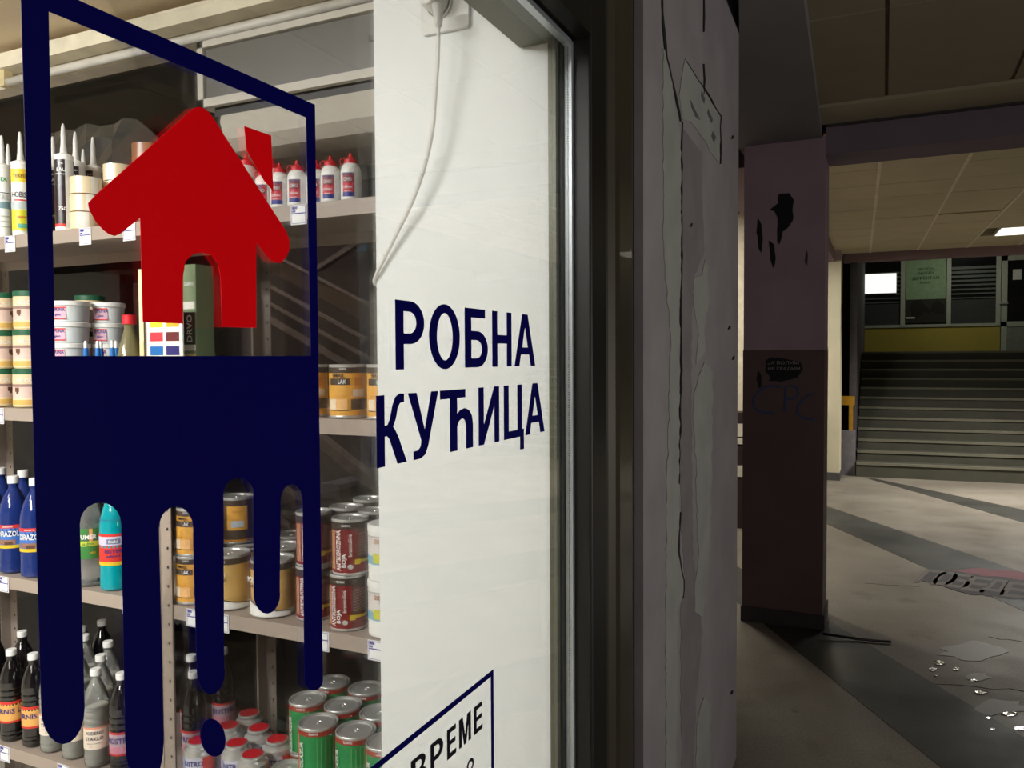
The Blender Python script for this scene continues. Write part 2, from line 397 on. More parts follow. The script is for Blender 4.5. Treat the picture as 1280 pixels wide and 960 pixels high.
# ceiling over the near bay
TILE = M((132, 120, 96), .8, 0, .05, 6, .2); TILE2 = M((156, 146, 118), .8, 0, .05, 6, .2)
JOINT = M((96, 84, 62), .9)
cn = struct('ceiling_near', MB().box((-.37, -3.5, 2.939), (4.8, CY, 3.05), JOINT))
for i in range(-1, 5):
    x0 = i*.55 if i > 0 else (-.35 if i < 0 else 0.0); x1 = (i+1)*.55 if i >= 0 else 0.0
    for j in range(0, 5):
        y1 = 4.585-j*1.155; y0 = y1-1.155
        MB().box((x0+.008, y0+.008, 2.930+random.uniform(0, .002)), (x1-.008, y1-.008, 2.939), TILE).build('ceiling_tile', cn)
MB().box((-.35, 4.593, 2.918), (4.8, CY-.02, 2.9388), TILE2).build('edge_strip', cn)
# ceiling over the far bay (its grid is turned a little)
cf = struct('ceiling_far', MB().box((-3.2, 5.27, 2.972), (4.9, 11.9, 3.05), M((104, 92, 64), .9)))
ROT = radians(1.5)
def turn(o, piv=(-.03, 5.96)):
    c, s = cos(ROT), sin(ROT); o.rotation_euler = (0, 0, ROT)
    o.location = (piv[0]-(c*piv[0]-s*piv[1]), piv[1]-(s*piv[0]+c*piv[1]), 0)
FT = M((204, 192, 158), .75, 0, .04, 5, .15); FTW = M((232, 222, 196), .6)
PX = .553; xs = [-.50, -.03]+[-.03+PX*k for k in range(1, 7)]
for i in range(len(xs)-1):
    for j in range(11):
        y0 = 5.27+j*.58; dz = .012 if (i == 2 and j == 5) else random.uniform(0, .002)
        if j == 8 and i in (3, 4): continue
        o = MB().box((xs[i]+.012, y0+.005, 2.95+dz), (xs[i+1]-.012, min(y0+.575, 11.52), 2.972), FT).build('ceiling_tile', cf); turn(o)
    o = MB().box((xs[i]-.012, 5.3, 2.946), (xs[i]+.012, 11.5, 2.965), FTW).build('grid_bar', cf); turn(o)
lampd = emit('lamp_diffuser', (255, 250, 232), 1.8)
def ceil_lamp(loc, wd, label):
    t = thing('ceiling_lamp', label, 'lamp', loc)
    MB().box((-wd/2-.02, -.30, -.008), (wd/2+.02, .30, .02), WHITE).build('lamp_frame', t)
    MB().box((-wd/2, -.285, -.012), (wd/2, .285, -.007), lampd).build('glowing_face', t)
    return t
ceil_lamp((1.62, 10.19, 2.948), 1.0, 'glowing rectangular ceiling lamp over the far end of the passage')
struct('trim_4', MB().box((-.50, 11.56, 2.85), (4.9, 11.80, 3.8), LILC))           # lintel before the stairs
struct('trim_5', MB().box((-1.1, CY+.32, 2.80), (-.58, 11.04, 2.96), LILC))        # beam along the left side
# cream yellow pier with lilac head
YEL = M((240, 230, 196), .7, 0, .04, 3)
pier = struct('wall_pier', MB().box((-1.15, 11.05, .1), (-.505, 11.45, 2.82), YEL))
MB().box((-1.15, 11.045, 2.82), (-.505, 11.45, 2.97), M((190, 172, 186), .8)).build('painted_head', pier)
MB().box((-1.16, 11.03, 0), (-.50, 11.46, .1), M((90, 88, 88), .7)).build('base_skirting', pier)
nb = MB().box((-.95, 11.01, .86), (-.655, 11.045, 1.735), M((205, 198, 208), .5)); o = nb.build('notice_board'); o['label'] = 'pale blank board on the cream pier right behind the column'; o['category'] = 'board'
# far left: cream lit wall with a stacked dark stall
struct('wall_far', MB().box((-3.3, 7.9, 0), (-1.0, 8.0, 3.0), M((238, 226, 202), .7)))
struct('wall_far_left', MB().box((-3.4, 3.25, 0), (-3.3, 8.0, 3.0), M((190, 175, 160), .8)))
st = thing('stacked_bench', 'dark brown bench with white slats by the bright wall, left of the column', 'bench', (-1.6, 7.72, 0))
DB = M((48, 30, 26), .6); SLW = M((222, 214, 196), .6)
for z0, z1 in ((.0, .484), (.590, .776), (.978, 1.08)): MB().box((-.5, -.12, z0), (.5, .12, z1), DB).build('panel', st)
for z0, z1 in ((.484, .590), (.787, .843), (.857, .978)): MB().box((-.5, -.13, z0+.001), (.5, .1, z1-.001), SLW).build('slat', st)
for x_ in (-.49, .44): MB().box((x_, -.11, .7), (x_+.05, .11, .99), DB).build('upright', st)
# --- stairs, recess, window wall at their top
RISER = M((78, 77, 65), .75, 0, .14, 3, .3); NOSE = M((122, 119, 102), .6, 0, .1, 4)
stairs = struct('trim_6', MB().box((-.32, 14.2, 0), (4.9, 16.5, 1.652), RISER))
SR = radians(4)
n = 12; z = 0
for k in range(n):
    z1 = .19 if k == 0 else .19+.133*k
    y0 = 11.5+k*.24
    a = MB().box((0, 0, 0), (5.3, 14.5-y0, z1), RISER).box((0, -.015, z1-.028), (5.3, .03, z1+.002), NOSE).build('stair_step', stairs)
    a.location = (-.32, y0, .001*k); a.rotation_euler = (0, 0, SR*(1-k/14))
RC = M((58, 44, 34), .8)
struct('wall_stair_left', MB().box((-.42, 11.7, 0), (-.335, 16.5, 3.7), M((84, 80, 84), .8)))
struct('wall_recess', MB().box((-1.15, 12.9, 0), (-.42, 13.0, 3.2), RC))
lw = struct('wall_low', MB().box((-.52, 11.6, 0), (-.335, 11.72, .60), M((126, 122, 128), .8)))
br = thing('ochre_bracket', 'small ochre yellow metal bracket standing on the low grey wall by the stairs', 'bracket', (-.40, 11.66, .60))
OC = M((190, 140, 30), .5)
MB().box((-.02, -.03, 0), (.03, .03, .44), OC).build('post', br); MB().box((-.15, -.035, .34), (.05, .035, .46), OC).build('crossbar', br)
WY = 16.5
dado = struct('wall_back', MB().box((-.43, WY, 1.65), (1.86, WY+.1, 2.13), M((178, 164, 70), .75, 0, .06, 3)))
struct('wall_back_upper', MB().box((-.43, WY, 3.45), (4.9, WY+.1, 3.9), LILC))
FG = M((176, 184, 168), .5, 0, .05)
DGL = M((30, 32, 32), .12, 0, .2, 3)
w2 = struct('window_2', MB().box((-.43, WY-.02, 2.12), (1.86, WY+.06, 2.17), FG))
MB().box((-.43, WY-.02, 3.42), (4.9, WY+.06, 3.50), FG).build('frame_rail', w2)
for x0, x1 in ((-.43, -.385), (.27, .345), (1.02, 1.09), (1.79, 1.86)): MB().box((x0, WY-.025, 2.13), (x1, WY+.06, 3.45), FG).build('frame_post', w2)
for x0, x1 in ((-.385, .27), (.345, 1.02), (1.09, 1.79)): MB().box((x0, WY+.02, 2.17), (x1, WY+.03, 3.42), DGL).build('pane', w2)
FR = M((96, 104, 100), .5)
for x0, x1, zc in ((-.385, .27, 2.58), (1.09, 1.79, 2.62)):
    fsb = MB()
    for k in range(8):
        zz = zc+k*.075
        fsb.box((x0, WY+.012, zz), (x1, WY+.02, zz+.02+.004*k), FR)
    fsb.box((x0, WY+.012, 2.17), (x1, WY+.02, zc-.02), M((66, 70, 70), .35)); fsb.build('frosted_band', w2)
a = at(1079, 368, Y=WY); b = at(1121, 341, Y=WY)  # glowing panel stands in for a lamp's reflection in this pane
lb = thing('pane_reflection', 'glowing white panel added as a lamp reflection in the leftmost upstairs window', 'lamp', ((a.x+b.x)/2, WY-.03, a.z))
MB().box((a.x-(a.x+b.x)/2, 0, 0), (b.x-(a.x+b.x)/2, .03, b.z-a.z), WHITE).build('reflection_back', lb)
MB().box((a.x-(a.x+b.x)/2+.01, -.006, .01), (b.x-(a.x+b.x)/2-.01, 0, b.z-a.z-.01), emit('reflection_glow', (250, 250, 244), 1.1)).build('glowing_face', lb)
po = thing('green_poster', 'green poster with dark lettering in the second upstairs window', 'poster', (.68, WY+.005, 2.20))
MB().box((-.325, 0, .43), (.325, .01, 1.15), M((142, 172, 134), .6)).build('upper_sheet', po)
MB().box((-.325, 0, 0), (.325, .01, .43), M((40, 40, 30), .6)).build('lower_sheet', po)
GI = M((20, 52, 30), .7)
for t_, z_, h_, w_ in (('ШКОЛСКА', .98, .05, .25), ('КЊИЖАРА', .905, .055, .27), ('ДИРЕКТАН', .81, .065, .44), ('Braća', .735, .04, .17)):
    MB().text(t_, lambda u, v: (u, -.002, z_+v), GI, h_, w_, .015).build('lettering', po)
for pts in ([(-.22, .1), (-.1, .1), (-.02, .2), (.1, .12), (.06, .25), (-.02, .33), (-.06, .42), (-.2, .42), (-.25, .3)], [(.08, .2), (.3, .14), (.31, .3), (.24, .38), (.2, .44), (.17, .38), (.1, .33)]):
    MB().prism(pts, lambda u, v, w_: (u, -w_, v), .002, M((16, 18, 12), .7)).build('dark_shape', po)
MB().box((-.32, -.004, .08), (-.17, 0, .11), M((220, 220, 205), .5)).build('white_strip', po)
d1 = struct('door_1', MB().box((1.87, WY-.02, 1.66), (2.9, WY+.04, 2.13), M((128, 138, 128), .6)))
for a_, b_ in (((1.87, 1.66), (1.96, 3.38)), ((1.87, 3.26), (2.9, 3.38)), ((2.8, 1.66), (2.9, 3.38)), ((1.87, 2.10), (2.9, 2.19))): MB().box((a_[0], WY-.03, a_[1]), (b_[0], WY+.05, b_[1]), FG).build('door_frame', d1)
MB().box((1.96, WY+.0, 2.19), (2.8, WY+.01, 3.26), DGL).build('pane', d1)
MB().box((1.84, WY-.06, 2.50), (1.97, WY-.03, 2.53), TIN).build('door_handle', d1)
o = MB().box((2.04, WY-.008, 2.92), (2.17, WY-.002, 3.10), M((220, 222, 215), .6)).build('paper_notice'); o['label'] = 'small white paper notice on the glass of the upstairs door'; o['category'] = 'notice'
struct('wall_passage_right', MB().box((4.9, -3.5, 0), (5.0, 16.6, 3.9), M((150, 140, 140), .8)))
struct('ceiling_landing', MB().box((-.5, 13.95, 3.75), (5.0, 16.6, 3.85), FT))
# floor graffiti and puddles
gx = MB()
for k, (px, py, ww, hh) in enumerate(((1163, 720, 15, 7), (1181, 722, 14, 8), (1200, 725, 16, 9), (1221, 729, 17, 10), (1244, 732, 17, 10), (1268, 736, 18, 11))):
    c = at(px, py, Z=0)
    gx = MB().text('ПОБЕДЕ'[k], lambda u, v: (c.x+u*.9+v*.25, c.y-.03-u*.12+v*1.0, .0035), M((118, 112, 108), .7), .42, .15, .03)
    gx.build('graffiti_letter', floor)
def on_floor(pts, name, mat, z=.0025, parent=floor):
    P = [at(a, b, Z=0) for a, b in pts]
    return MB().prism([(p.x, p.y) for p in P], lambda u, v, w_: (u, v, w_), z, mat).build(name, parent)
on_floor(rough_pts([(1152, 726), (1160, 716), (1185, 713), (1230, 720), (1290, 726), (1290, 752), (1250, 747), (1205, 742), (1175, 731)], 1, 7), 'graffiti_patch', M((74, 72, 78), .7), .003)
on_floor(rough_pts([(1185, 714), (1220, 710), (1290, 716), (1290, 727), (1230, 721)], 1, 7), 'graffiti_patch', M((150, 92, 104), .7), .0028)
wet = mirror_mix('wet_film', (.8, .8, .8), 3.2, (.42, .42, .40), .20, .05, ior=1.33)
nt = wet.node_tree; tcn = nt.nodes.new('ShaderNodeTexCoord'); nn = nt.nodes.new('ShaderNodeTexNoise'); nn.inputs['Scale'].default_value = 16; nn.inputs['Detail'].default_value = 3
bpn = nt.nodes.new('ShaderNodeBump'); bpn.inputs['Strength'].default_value = .35; bpn.inputs['Distance'].default_value = .02
nt.links.new(tcn.outputs['Object'], nn.inputs['Vector']); nt.links.new(nn.outputs['Fac'], bpn.inputs['Height'])
for nd in nt.nodes:
    if nd.type == 'BSDF_GLOSSY': nt.links.new(bpn.outputs[0], nd.inputs['Normal'])
sheen = mirror_mix('damp_film', (.8, .8, .8), .3, (.15, .145, .13), .06, .5, ior=1.33)
pl = thing('water_puddle', 'shallow shiny water splashes on the worn floor at lower right', 'puddle')
for cx, cy, a_, b_, mt in ((1215, 815, 40, 12, sheen), (1250, 885, 30, 10, sheen), (1222, 846, 16, 5, sheen), (1174, 829, 7, 3.5, wet), (1167, 837, 5, 2.5, wet), (1195, 837, 4, 2, wet), (1218, 851, 6, 1.5, wet), (1226, 866, 9, 3, wet), (1262, 893, 10, 2.5, wet), (1234, 898, 4, 1.5, wet), (1275, 911, 8, 2.5, wet), (1170, 845, 3, 1.2, wet), (1240, 912, 4, 1.5, wet)):
    on_floor([(cx+a_*cos(t*pi/8)*random.uniform(.7, 1.2), cy+b_*sin(t*pi/8)*random.uniform(.7, 1.2)) for t in range(16)], 'wet_patch', mt, .0035 if mt is wet else .003, pl)
o = MB().tube([(-.30, 4.80, .03), (-.12, 4.84, .012), (.05, 4.87, .01)], .008, BLACK, 6).build('thin_stick'); o['label'] = 'thin dark stick lying on the floor at the foot of the column'; o['category'] = 'stick'

# ================================================================== STICKERS ON THE GLASS
def vinyl(c, tr):
    mt = M(c, .5, 0, .03, 6, spec=.12); nt = mt.node_tree; b = nt.nodes['Principled BSDF']
    out = [n for n in nt.nodes if n.type == 'OUTPUT_MATERIAL'][0]
    t = nt.nodes.new('ShaderNodeBsdfTranslucent'); t.inputs[0].default_value = lin(c)+(1,)
    mx = nt.nodes.new('ShaderNodeMixShader'); mx.inputs[0].default_value = tr
    nt.links.new(b.outputs[0], mx.inputs[1]); nt.links.new(t.outputs[0], mx.inputs[2]); nt.links.new(mx.outputs[0], out.inputs[0])
    return mt
NAVY = vinyl((2, 0, 92), .12); REDV = vinyl((250, 4, 22), .22)
GS = GX+.0003
def glass_fn(u, v, w_): return (GS+w_, u, v)
def gp(pts): return [tuple(at(x, y, X=GX)[1:]) for x, y in pts]
def arc(cx, cy, rx, ry, a0, a1, n=10): return [(cx+rx*cos(radians(a0+(a1-a0)*k/n)), cy-ry*sin(radians(a0+(a1-a0)*k/n))) for k in range(n+1)]
logo = thing('logo_sticker', 'navy paint-drip window sticker with red house cut out on the shop glass', 'sticker', (0, 0, 0))
outer = [(25, -12), (60, -16), (393, 131), (403, 850)]+arc(391.5, 850, 11.5, 13, 0, -180)
outer += [(378, 640)]+arc(364, 627, 14, 22, 0, 180)+[(349, 740)]+arc(333, 742, 16.5, 25, 0, -180)[0:]
outer += [(316, 618)]+arc(297.5, 618, 19, 21, 0, 180)+[(279.5, 838)]+arc(263, 838, 17.5, 30, 0, -180)
outer += [(241, 680)]+arc(219.5, 660, 21.5, 27, 0, 180)+[(198, 660), (204, 920)]+arc(180, 925, 24, 60, 0, -180)
outer += [(156, 925), (151, 656)]+arc(125, 655, 26, 27, 0, 180)+[(105, 885)]+arc(78, 885, 27, 45, 0, -180)
inner = [(60, 14.5), (68, 445), (388, 445), (382, 147)]
curve_fill([gp(outer), gp(inner)], glass_fn, .0005, NAVY, 'navy_frame', logo)
drop = []
for k in range(24):
    t = 2*pi*k/24; a_, b_ = 15.5*cos(t), 24*sin(t); al = radians(10)
    drop.append((265.5+a_*cos(al)-b_*sin(al)*-1, 922+b_*cos(al)-a_*sin(al)*1))
curve_fill([gp(drop)], glass_fn, .0005, NAVY, 'navy_drop', logo)
house = [(120, 243), (236, 140)]+[(241, 135.5), (247, 133.5), (254, 135.5), (261, 141), (266, 148)]+[(357, 289), (361, 300), (361, 312), (357, 322), (350, 329), (343, 328), (337, 325), (319.5, 303), (319.5, 410)]
house += [(277, 408.5), (275, 346), (272, 330), (264, 319), (252, 315.5), (240, 318), (231, 327), (228, 345), (228, 404.5), (178, 402.5), (174.5, 272), (150, 292), (143, 295), (136, 293), (129, 288), (119, 277), (111, 262), (109.5, 254)]
curve_fill([gp(house)], glass_fn, .0005, REDV, 'red_house', logo)
curve_fill([gp([(304.6, 157.5), (338.3, 169.6), (341, 240.8), (338.5, 236), (329.6, 226), (307.7, 187.7)])], glass_fn, .0005, REDV, 'red_chimney', logo)

def ell(cx, cy, rx, ry, a0=0, a1=360, n=20): return [(cx+rx*cos(radians(a0+(a1-a0)*k/n)), cy+ry*sin(radians(a0+(a1-a0)*k/n))) for k in range(n+(a1-a0 < 360))]
B_ = .155
GL = {
 'Р': [[(0, 0), (.27, 0), (.27, .37)]+ell(.50, .685, .50, .315, -90, 90, 14)+[(0, 1)], [(.27, .37+B_)]+ell(.47, .685, .25, .16, -90, 90, 10)+[(.27, 1-B_)]],
 'О': [ell(.5, .5, .5, .515, n=36), ell(.5, .5, .26, .375, n=32)],
 'Б': [[(0, 0)]+ell(.52, .31, .48, .31, -90, 90, 14)+[(.27, .62), (.27, 1-B_), (.88, 1-B_), (.88, 1), (0, 1)], [(.27, B_)]+ell(.50, .31, .24, .155, -90, 90, 10)+[(.27, .465)]],
 'Н': [[(0, 0), (.25, 0), (.25, .42), (.75, .42), (.75, 0), (1, 0), (1, 1), (.75, 1), (.75, .42+B_), (.25, .42+B_), (.25, 1), (0, 1)]],
 'А': [[(0, 0), (.22, 0), (.30, .22), (.70, .22), (.78, 0), (1, 0), (.63, 1), (.37, 1)], [(.36, .22+.14), (.64, .22+.14), (.50, .76)]],
 'К': [[(0, 0), (.26, 0), (.26, .42), (.34, .42), (.42, .37), (.68, 0), (1, 0), (.72, .38), (.60, .50), (.54, .54), (.64, .66), (.70, .80), (.78, .87), (.92, .88), (.92, 1), (.78, 1.01), (.62, .96), (.52, .84), (.44, .66), (.36, .58), (.26, .57), (.26, 1), (0, 1)]],
 'У': [[(0, 1), (.27, 1), (.53, .42), (.76, 1), (1, 1), (.64, .17), (.54, .05), (.38, 0), (.16, 0), (.16, .13), (.30, .13), (.39, .18), (.42, .27)]],
 'Ћ': [[(0, 1), (.76, 1), (.76, .86), (.50, .86), (.50, .60), (.60, .66), (.74, .68), (.88, .64), (.97, .54), (1, .40), (1, 0), (.78, 0), (.78, .38), (.74, .48), (.66, .52), (.56, .48), (.50, .40), (.50, 0), (.28, 0), (.28, .86), (0, .86)]],
 'И': [[(0, 0), (.24, 0), (.76, .66), (.76, 0), (1, 0), (1, 1), (.76, 1), (.24, .34), (.24, 1), (0, 1)]],
 'Ц': [[(0, 0), (.80, 0), (.80, -.25), (1, -.25), (1, .14), (.90, .14), (.90, 1), (.67, 1), (.67, .14), (.23, .14), (.23, 1), (0, 1)]],
 'М': [[(0, 0), (.21, 0), (.21, .70), (.41, 0), (.59, 0), (.79, .70), (.79, 0), (1, 0), (1, 1), (.70, 1), (.5, .30), (.30, 1), (0, 1)]],
 'Е': [[(0, 0), (1, 0), (1, .16), (.30, .16), (.30, .43), (.92, .43), (.92, .58), (.30, .58), (.30, .84), (.97, .84), (.97, 1), (0, 1)]],
 'В': [[(0, 0)]+ell(.55, .28, .45, .28, -90, 60, 10)+ell(.50, .76, .42, .24, -30, 90, 8)+[(0, 1)], [(.28, .15)]+ell(.5, .285, .23, .135, -90, 90, 8)+[(.28, .42)], [(.28, .57)]+ell(.48, .715, .20, .14, -90, 90, 8)+[(.28, .855)]],
}
def letter(ch, ya, yb, zb, zt, mat, parent):
    curve_fill([[(ya+u*(yb-ya), zb+v*(zt-zb)) for u, v in lp] for lp in GL[ch]], glass_fn, .0005, mat, 'letter', parent)
def word(label, letters, zt, zb):
    t = thing('window_lettering', label, 'lettering', (0, 0, 0))
    zm = (zt+zb)/2
    for ch, xa, xb in letters:
        yy = 446-(zm-HC)*1000/(1.9)
        letter(ch, at(xa, yy, X=GX).y, at(xb, yy, X=GX).y, zb, zt, NAVY, t)
    return t
word('navy word РОБНА in capitals on the glass before the white pier', [('Р', 494, 530), ('О', 536, 574.3), ('Б', 580.7, 609.3), ('Н', 615, 639), ('А', 642.7, 668.4)], 1.673, 1.586)
word('navy word КУЋИЦА in capitals under the word РОБНА on the glass', [('К', 469.5, 507.2), ('У', 509.4, 547.2), ('Ћ', 549.6, 590.4), ('И', 597.7, 623.4), ('Ц', 629.4, 654.2), ('А', 656, 680)], 1.5555, 1.4685)
oh = thing('opening_hours_sticker', 'navy outlined box with the word ВРЕМЕ low on the shop glass', 'sticker')
y1, zt_, lw_ = 1.107, 1.1135, .008
curve_fill([[(.30, .70), (y1, .70), (y1, zt_), (.30, zt_)], [(.308, .708), (y1-.009, .708), (y1-.009, zt_-.0085), (.308, zt_-.0085)]], glass_fn, .0005, NAVY, 'border', oh)
BL2 = M((16, 14, 30), .4)
def yx(px): return at(px, 450, X=GX).y
for ch, a_, b_ in (('В', 866, 905), ('Р', 915, 949), ('Е', 960, 986), ('М', 995, 1031), ('Е', 1041, 1068.5)):
    letter(ch, a_/1000, b_/1000, 1.037, 1.079, BL2, oh)
for ch, a_, b_ in (('0', 985, 1008), ('8', 1016, 1040)):
    MB().text(ch, lambda u, v: (GS+.0004, (a_+b_)/2000+u, .99+v), BL2, .036, (b_-a_)/1000, 0).build('letter', oh)

# ================================================================== SOCKET + CABLE
sk = thing('wall_socket', 'white square wall socket high on the white pier', 'socket', (-.828, 1.47, 2.318))
sp_ = rnd_rect(-.056, .056, -.044, .044, .008)
MB().prism(sp_, lambda u, v, w_: (u, -w_, v), .010, M((225, 225, 220), .35)).build('cover_plate', sk)
def ringy(cx, cz, prof, mat, mb=None, n=24):
    mb = mb or MB()
    tmp = MB().lathe(prof, mat, n)
    mb.add([(cx+v[0], -v[2], cz+v[1]) for v in tmp.v], tmp.f, mat, True); return mb
ringy(-.01, .012, [(.030, .010), (.030, .016), (.027, .017), (.026, .011), (0, .011)], M((205, 205, 200), .4)).build('socket_ring', sk)
pg = thing('power_cable', 'thin white cable with plug hanging from the socket and round the pier edge', 'cable', (0, 0, 0))
ringy(-.838, 2.33, [(.024, -1.451), (.024, -1.425), (.019, -1.405), (0, -1.400)], M((222, 222, 216), .4)).build('plug', pg)
path = [(547, 10, 1.415), (547.5, 24, 1.41), (548, 45, 1.412), (547, 80, 1.418), (544, 120, 1.425), (541, 160, 1.43), (534, 196, 1.435), (524, 230, 1.44), (511, 262, 1.445), (497, 290, 1.452), (480, 324, 1.459), (470, 344, 1.462)]
pp = [at(x, y, Y=yy) for x, y, yy in path]+[Vector((-1.017, 1.475, 1.765)), Vector((-1.016, 1.50, 1.76))]
q = []
for i in range(len(pp)-1):
    for k in range(4):
        t = k/4; p0 = pp[max(i-1, 0)]; p1 = pp[i]; p2 = pp[i+1]; p3 = pp[min(i+2, len(pp)-1)]
        q.append(.5*((2*p1)+(-p0+p2)*t+(2*p0-5*p1+4*p2-p3)*t*t+(-p0+3*p1-3*p2+p3)*t**3))
q.append(pp[-1])
MB().tube(q, .0042, M((226, 224, 214), .4), 8).build('cord', pg)
MB().tube([at(547, 6, Y=1.412), at(548, 28, Y=1.411), at(548, 34, Y=1.411)], .008, M((222, 222, 216), .4), 10, [.012, .009, .006]).build('strain_relief', pg)

# ================================================================== SHELVES
LV = [1.961, 1.461, .961, .446, -0.0]
Y0, YB = 1.5, 1.875
HOLE = M((26, 22, 20), .8)
def shelf_unit(x0, x1, label, levels):
    t = thing('shelving_unit', label, 'shelf', ((x0+x1)/2, 0, .08)); dx = -(x0+x1)/2
    for z_ in levels:
        mb = MB()
        mb.box((x0+dx, Y0, z_-.003-.08), (x1+dx, YB, z_-.08), TAUPE)
        mb.box((x0+dx, Y0-.0015, z_-.036-.08), (x1+dx, Y0, z_-.08), TAUPE)
        mb.box((x0+dx, Y0, z_-.036-.08), (x1+dx, Y0+.016, z_-.0345-.08), TAUPE)
        mb.box((x0+dx, YB, z_-.036-.08), (x1+dx, YB+.0015, z_-.08), TAUPE)
        mb.build('shelf_board', t)
    for (px, s) in ((x0, 1), (x1, -1)):
        for (py, sy) in ((Y0-.004, 1), (YB+.004, -1)):
            ztop = 2.02 if sy < 0 else 2.0
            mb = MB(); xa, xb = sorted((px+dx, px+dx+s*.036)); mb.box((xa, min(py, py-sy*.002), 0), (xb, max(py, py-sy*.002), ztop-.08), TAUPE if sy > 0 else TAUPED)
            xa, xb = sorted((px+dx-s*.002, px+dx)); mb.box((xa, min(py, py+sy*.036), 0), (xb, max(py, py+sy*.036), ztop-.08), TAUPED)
            p = mb.build('corner_post', t)
            hm = MB(); zz = .03
            while zz < ztop-.1:
                cx = px+dx+s*.024; yy = py-sy*.0023 if sy > 0 else py-.002*0
                yy = (py-.0024) if sy > 0 else (py-.0004)
                hm.add([(cx+.0036*cos(k*pi/4), yy, zz+.0045*sin(k*pi/4)) for k in range(8)], [tuple(range(8))], HOLE); zz += .05
            hm.build('bolt_hole', p, kind='stuff')
    return t
shelf_unit(-2.93, -1.7125, 'left shelving unit of taupe metal boards, left of the double post', LV)
shelf_unit(-1.708, -.972, 'right shelving unit of taupe metal boards, between double post and white pier', LV)

# air conditioner above the shelves
ac = thing('air_conditioner', 'long grey-fronted air conditioner with cream frame hanging above the shelves', 'air conditioner', (0, 0, 0))
AG = M((96, 94, 90), .3, 0, .03, 3); AC = M((186, 180, 168), .45, 0, .03)
MB().box((-1.555, 1.515, 2.228), (-.80, 1.80, 2.385), AC).build('housing', ac)
MB().box((-1.535, 1.507, 2.245), (-.80, 1.515, 2.368), AG).build('front_panel', ac)
for a_, b_ in (((-1.557, 2.372), (-.80, 2.388)), ((-1.557, 2.226), (-.80, 2.246)), ((-1.557, 2.226), (-1.538, 2.388))): MB().box((a_[0], 1.50, a_[1]), (b_[0], 1.515, b_[1]), AC).build('frame_bar', ac)
MB().box((-1.52, 1.52, 2.205), (-.80, 1.78, 2.228), BLACK).build('air_slot', ac)
pf = [(1.52, 2.206), (1.515, 2.19), (1.53, 2.15), (1.56, 2.125), (1.62, 2.112), (1.78, 2.112), (1.78, 2.206)]
MB().prism(pf, lambda u, v, w_: (-1.50+w_, u, v), .70, AC).build('lower_cover', ac)
MB().box((-1.046, 1.503, 2.305), (-1.02, 1.508, 2.318), M((60, 60, 62), .3)).build('display', ac)
# rear of the shop: beam, cable duct, dark rear window with stairwell behind
struct('trim_7', MB().box((-5, 1.89, 2.585), (-1.0, 2.02, 2.70), M((206, 196, 176), .7)))
du = MB().box((-2.85, 1.82, 2.625), (-1.0, 1.885, 2.675), M((232, 224, 200), .5)).build('cable_duct'); du['label'] = 'cream cable duct running along the top of the rear wall'; du['category'] = 'duct'
ml = thing('tube_lamp', 'unlit white tube lamp under the cable duct', 'lamp', (0, 0, 0))
MB().tube([(-2.82, 1.85, 2.585), (-1.0, 1.85, 2.585)], .014, M((225, 222, 212), .35), 12).build('tube', ml); MB().box((-2.85, 1.835, 2.57), (-2.82, 1.865, 2.625), M((220, 205, 160), .4)).build('end_cap', ml)
w3 = struct('window_3', MB().box((-5, 1.92, .08), (-1.0, 2.0, .40), FRM))
MB().box((-5, 1.955, .40), (-1.0, 1.962, 2.585), mirror_mix('dark_glass', (.72, .68, .66), 1.0, (.02, .018, .015), .15)).build('pane', w3)
for x in (-3.9, -1.35): MB().box((x, 1.93, .4), (x+.05, 1.99, 2.585), FRM).build('frame_post', w3)
# crumpled clear film behind the top shelf
fm = MB(); vs = []; nx, nz = 16, 8
for i in range(nx+1):
    for j in range(nz+1):
        vs.append((-2.72+i*.06, 1.90+random.uniform(-.010, .010), 2.0+j*.05+random.uniform(-.01, .01)-max(0, i-8)*.012*j/2))
fm.add(vs, [(i*(nz+1)+j, (i+1)*(nz+1)+j, (i+1)*(nz+1)+j+1, i*(nz+1)+j+1) for i in range(nx) for j in range(nz)], WRAP)
o = fm.build('plastic_film'); o['label'] = 'crumpled clear plastic film hanging behind the cartridges'; o['category'] = 'film'
# stairwell behind: floor, wall, stairs, windows
LW = M((118, 96, 132), .8, 0, .12, 2.5); LWD = M((92, 84, 92), .85, 0, .12, 2.5)
struct('wall_stairwell', MB().box((-7, 4.6, 0), (-1.0, 4.7, 3.4), LWD))
struct('wall_stairwell_right', MB().box((-1.05, 2.03, 0), (-1.0, 4.6, 3.4), LWD))
struct('ceiling_stairwell', MB().box((-7, 2.03, 3.3), (-1.0, 4.6, 3.4), LWD))
struct('floor_stairwell', MB().box((-7, 2.03, -.05), (-1.0, 4.6, 0.0), LWD))
SY = 3.3
sf = struct('trim_8', MB().box((-6.9, 4.3, 0), (-6.8, 4.4, 3.2), LWD))
def bar2(p, q, wd, y, dpt, mat, name, parent):
    a = at(p[0], p[1], Y=y); b = at(q[0], q[1], Y=y); d = (b-a); d.y = 0; L = d.length; d.normalize(); nn = Vector((d.z, 0, -d.x))
    if nn.z > 0: nn = -nn
    P = [a, b, b+nn*wd, a+nn*wd]
    return MB().prism([(v.x, v.z) for v in P], lambda u, v, w_: (u, y+w_, v), dpt, mat).build(name, parent)
CONC = M((150, 138, 120), .7, 0, .1, 4); CONCD = M((92, 76, 56), .8, 0, .1, 4); LILT = M((214, 180, 236), .8, 0, .05, 3)
flight = thing('stair_flight', 'concrete stair flight seen through the dark rear window behind the shelves', 'stairs')
bar2((250, 272), (470, 386), .085, SY, .06, CONCD, 'stringer', flight)
bar2((250, 270), (470, 384), .012, SY-.01, .03, CONC, 'handrail', flight)
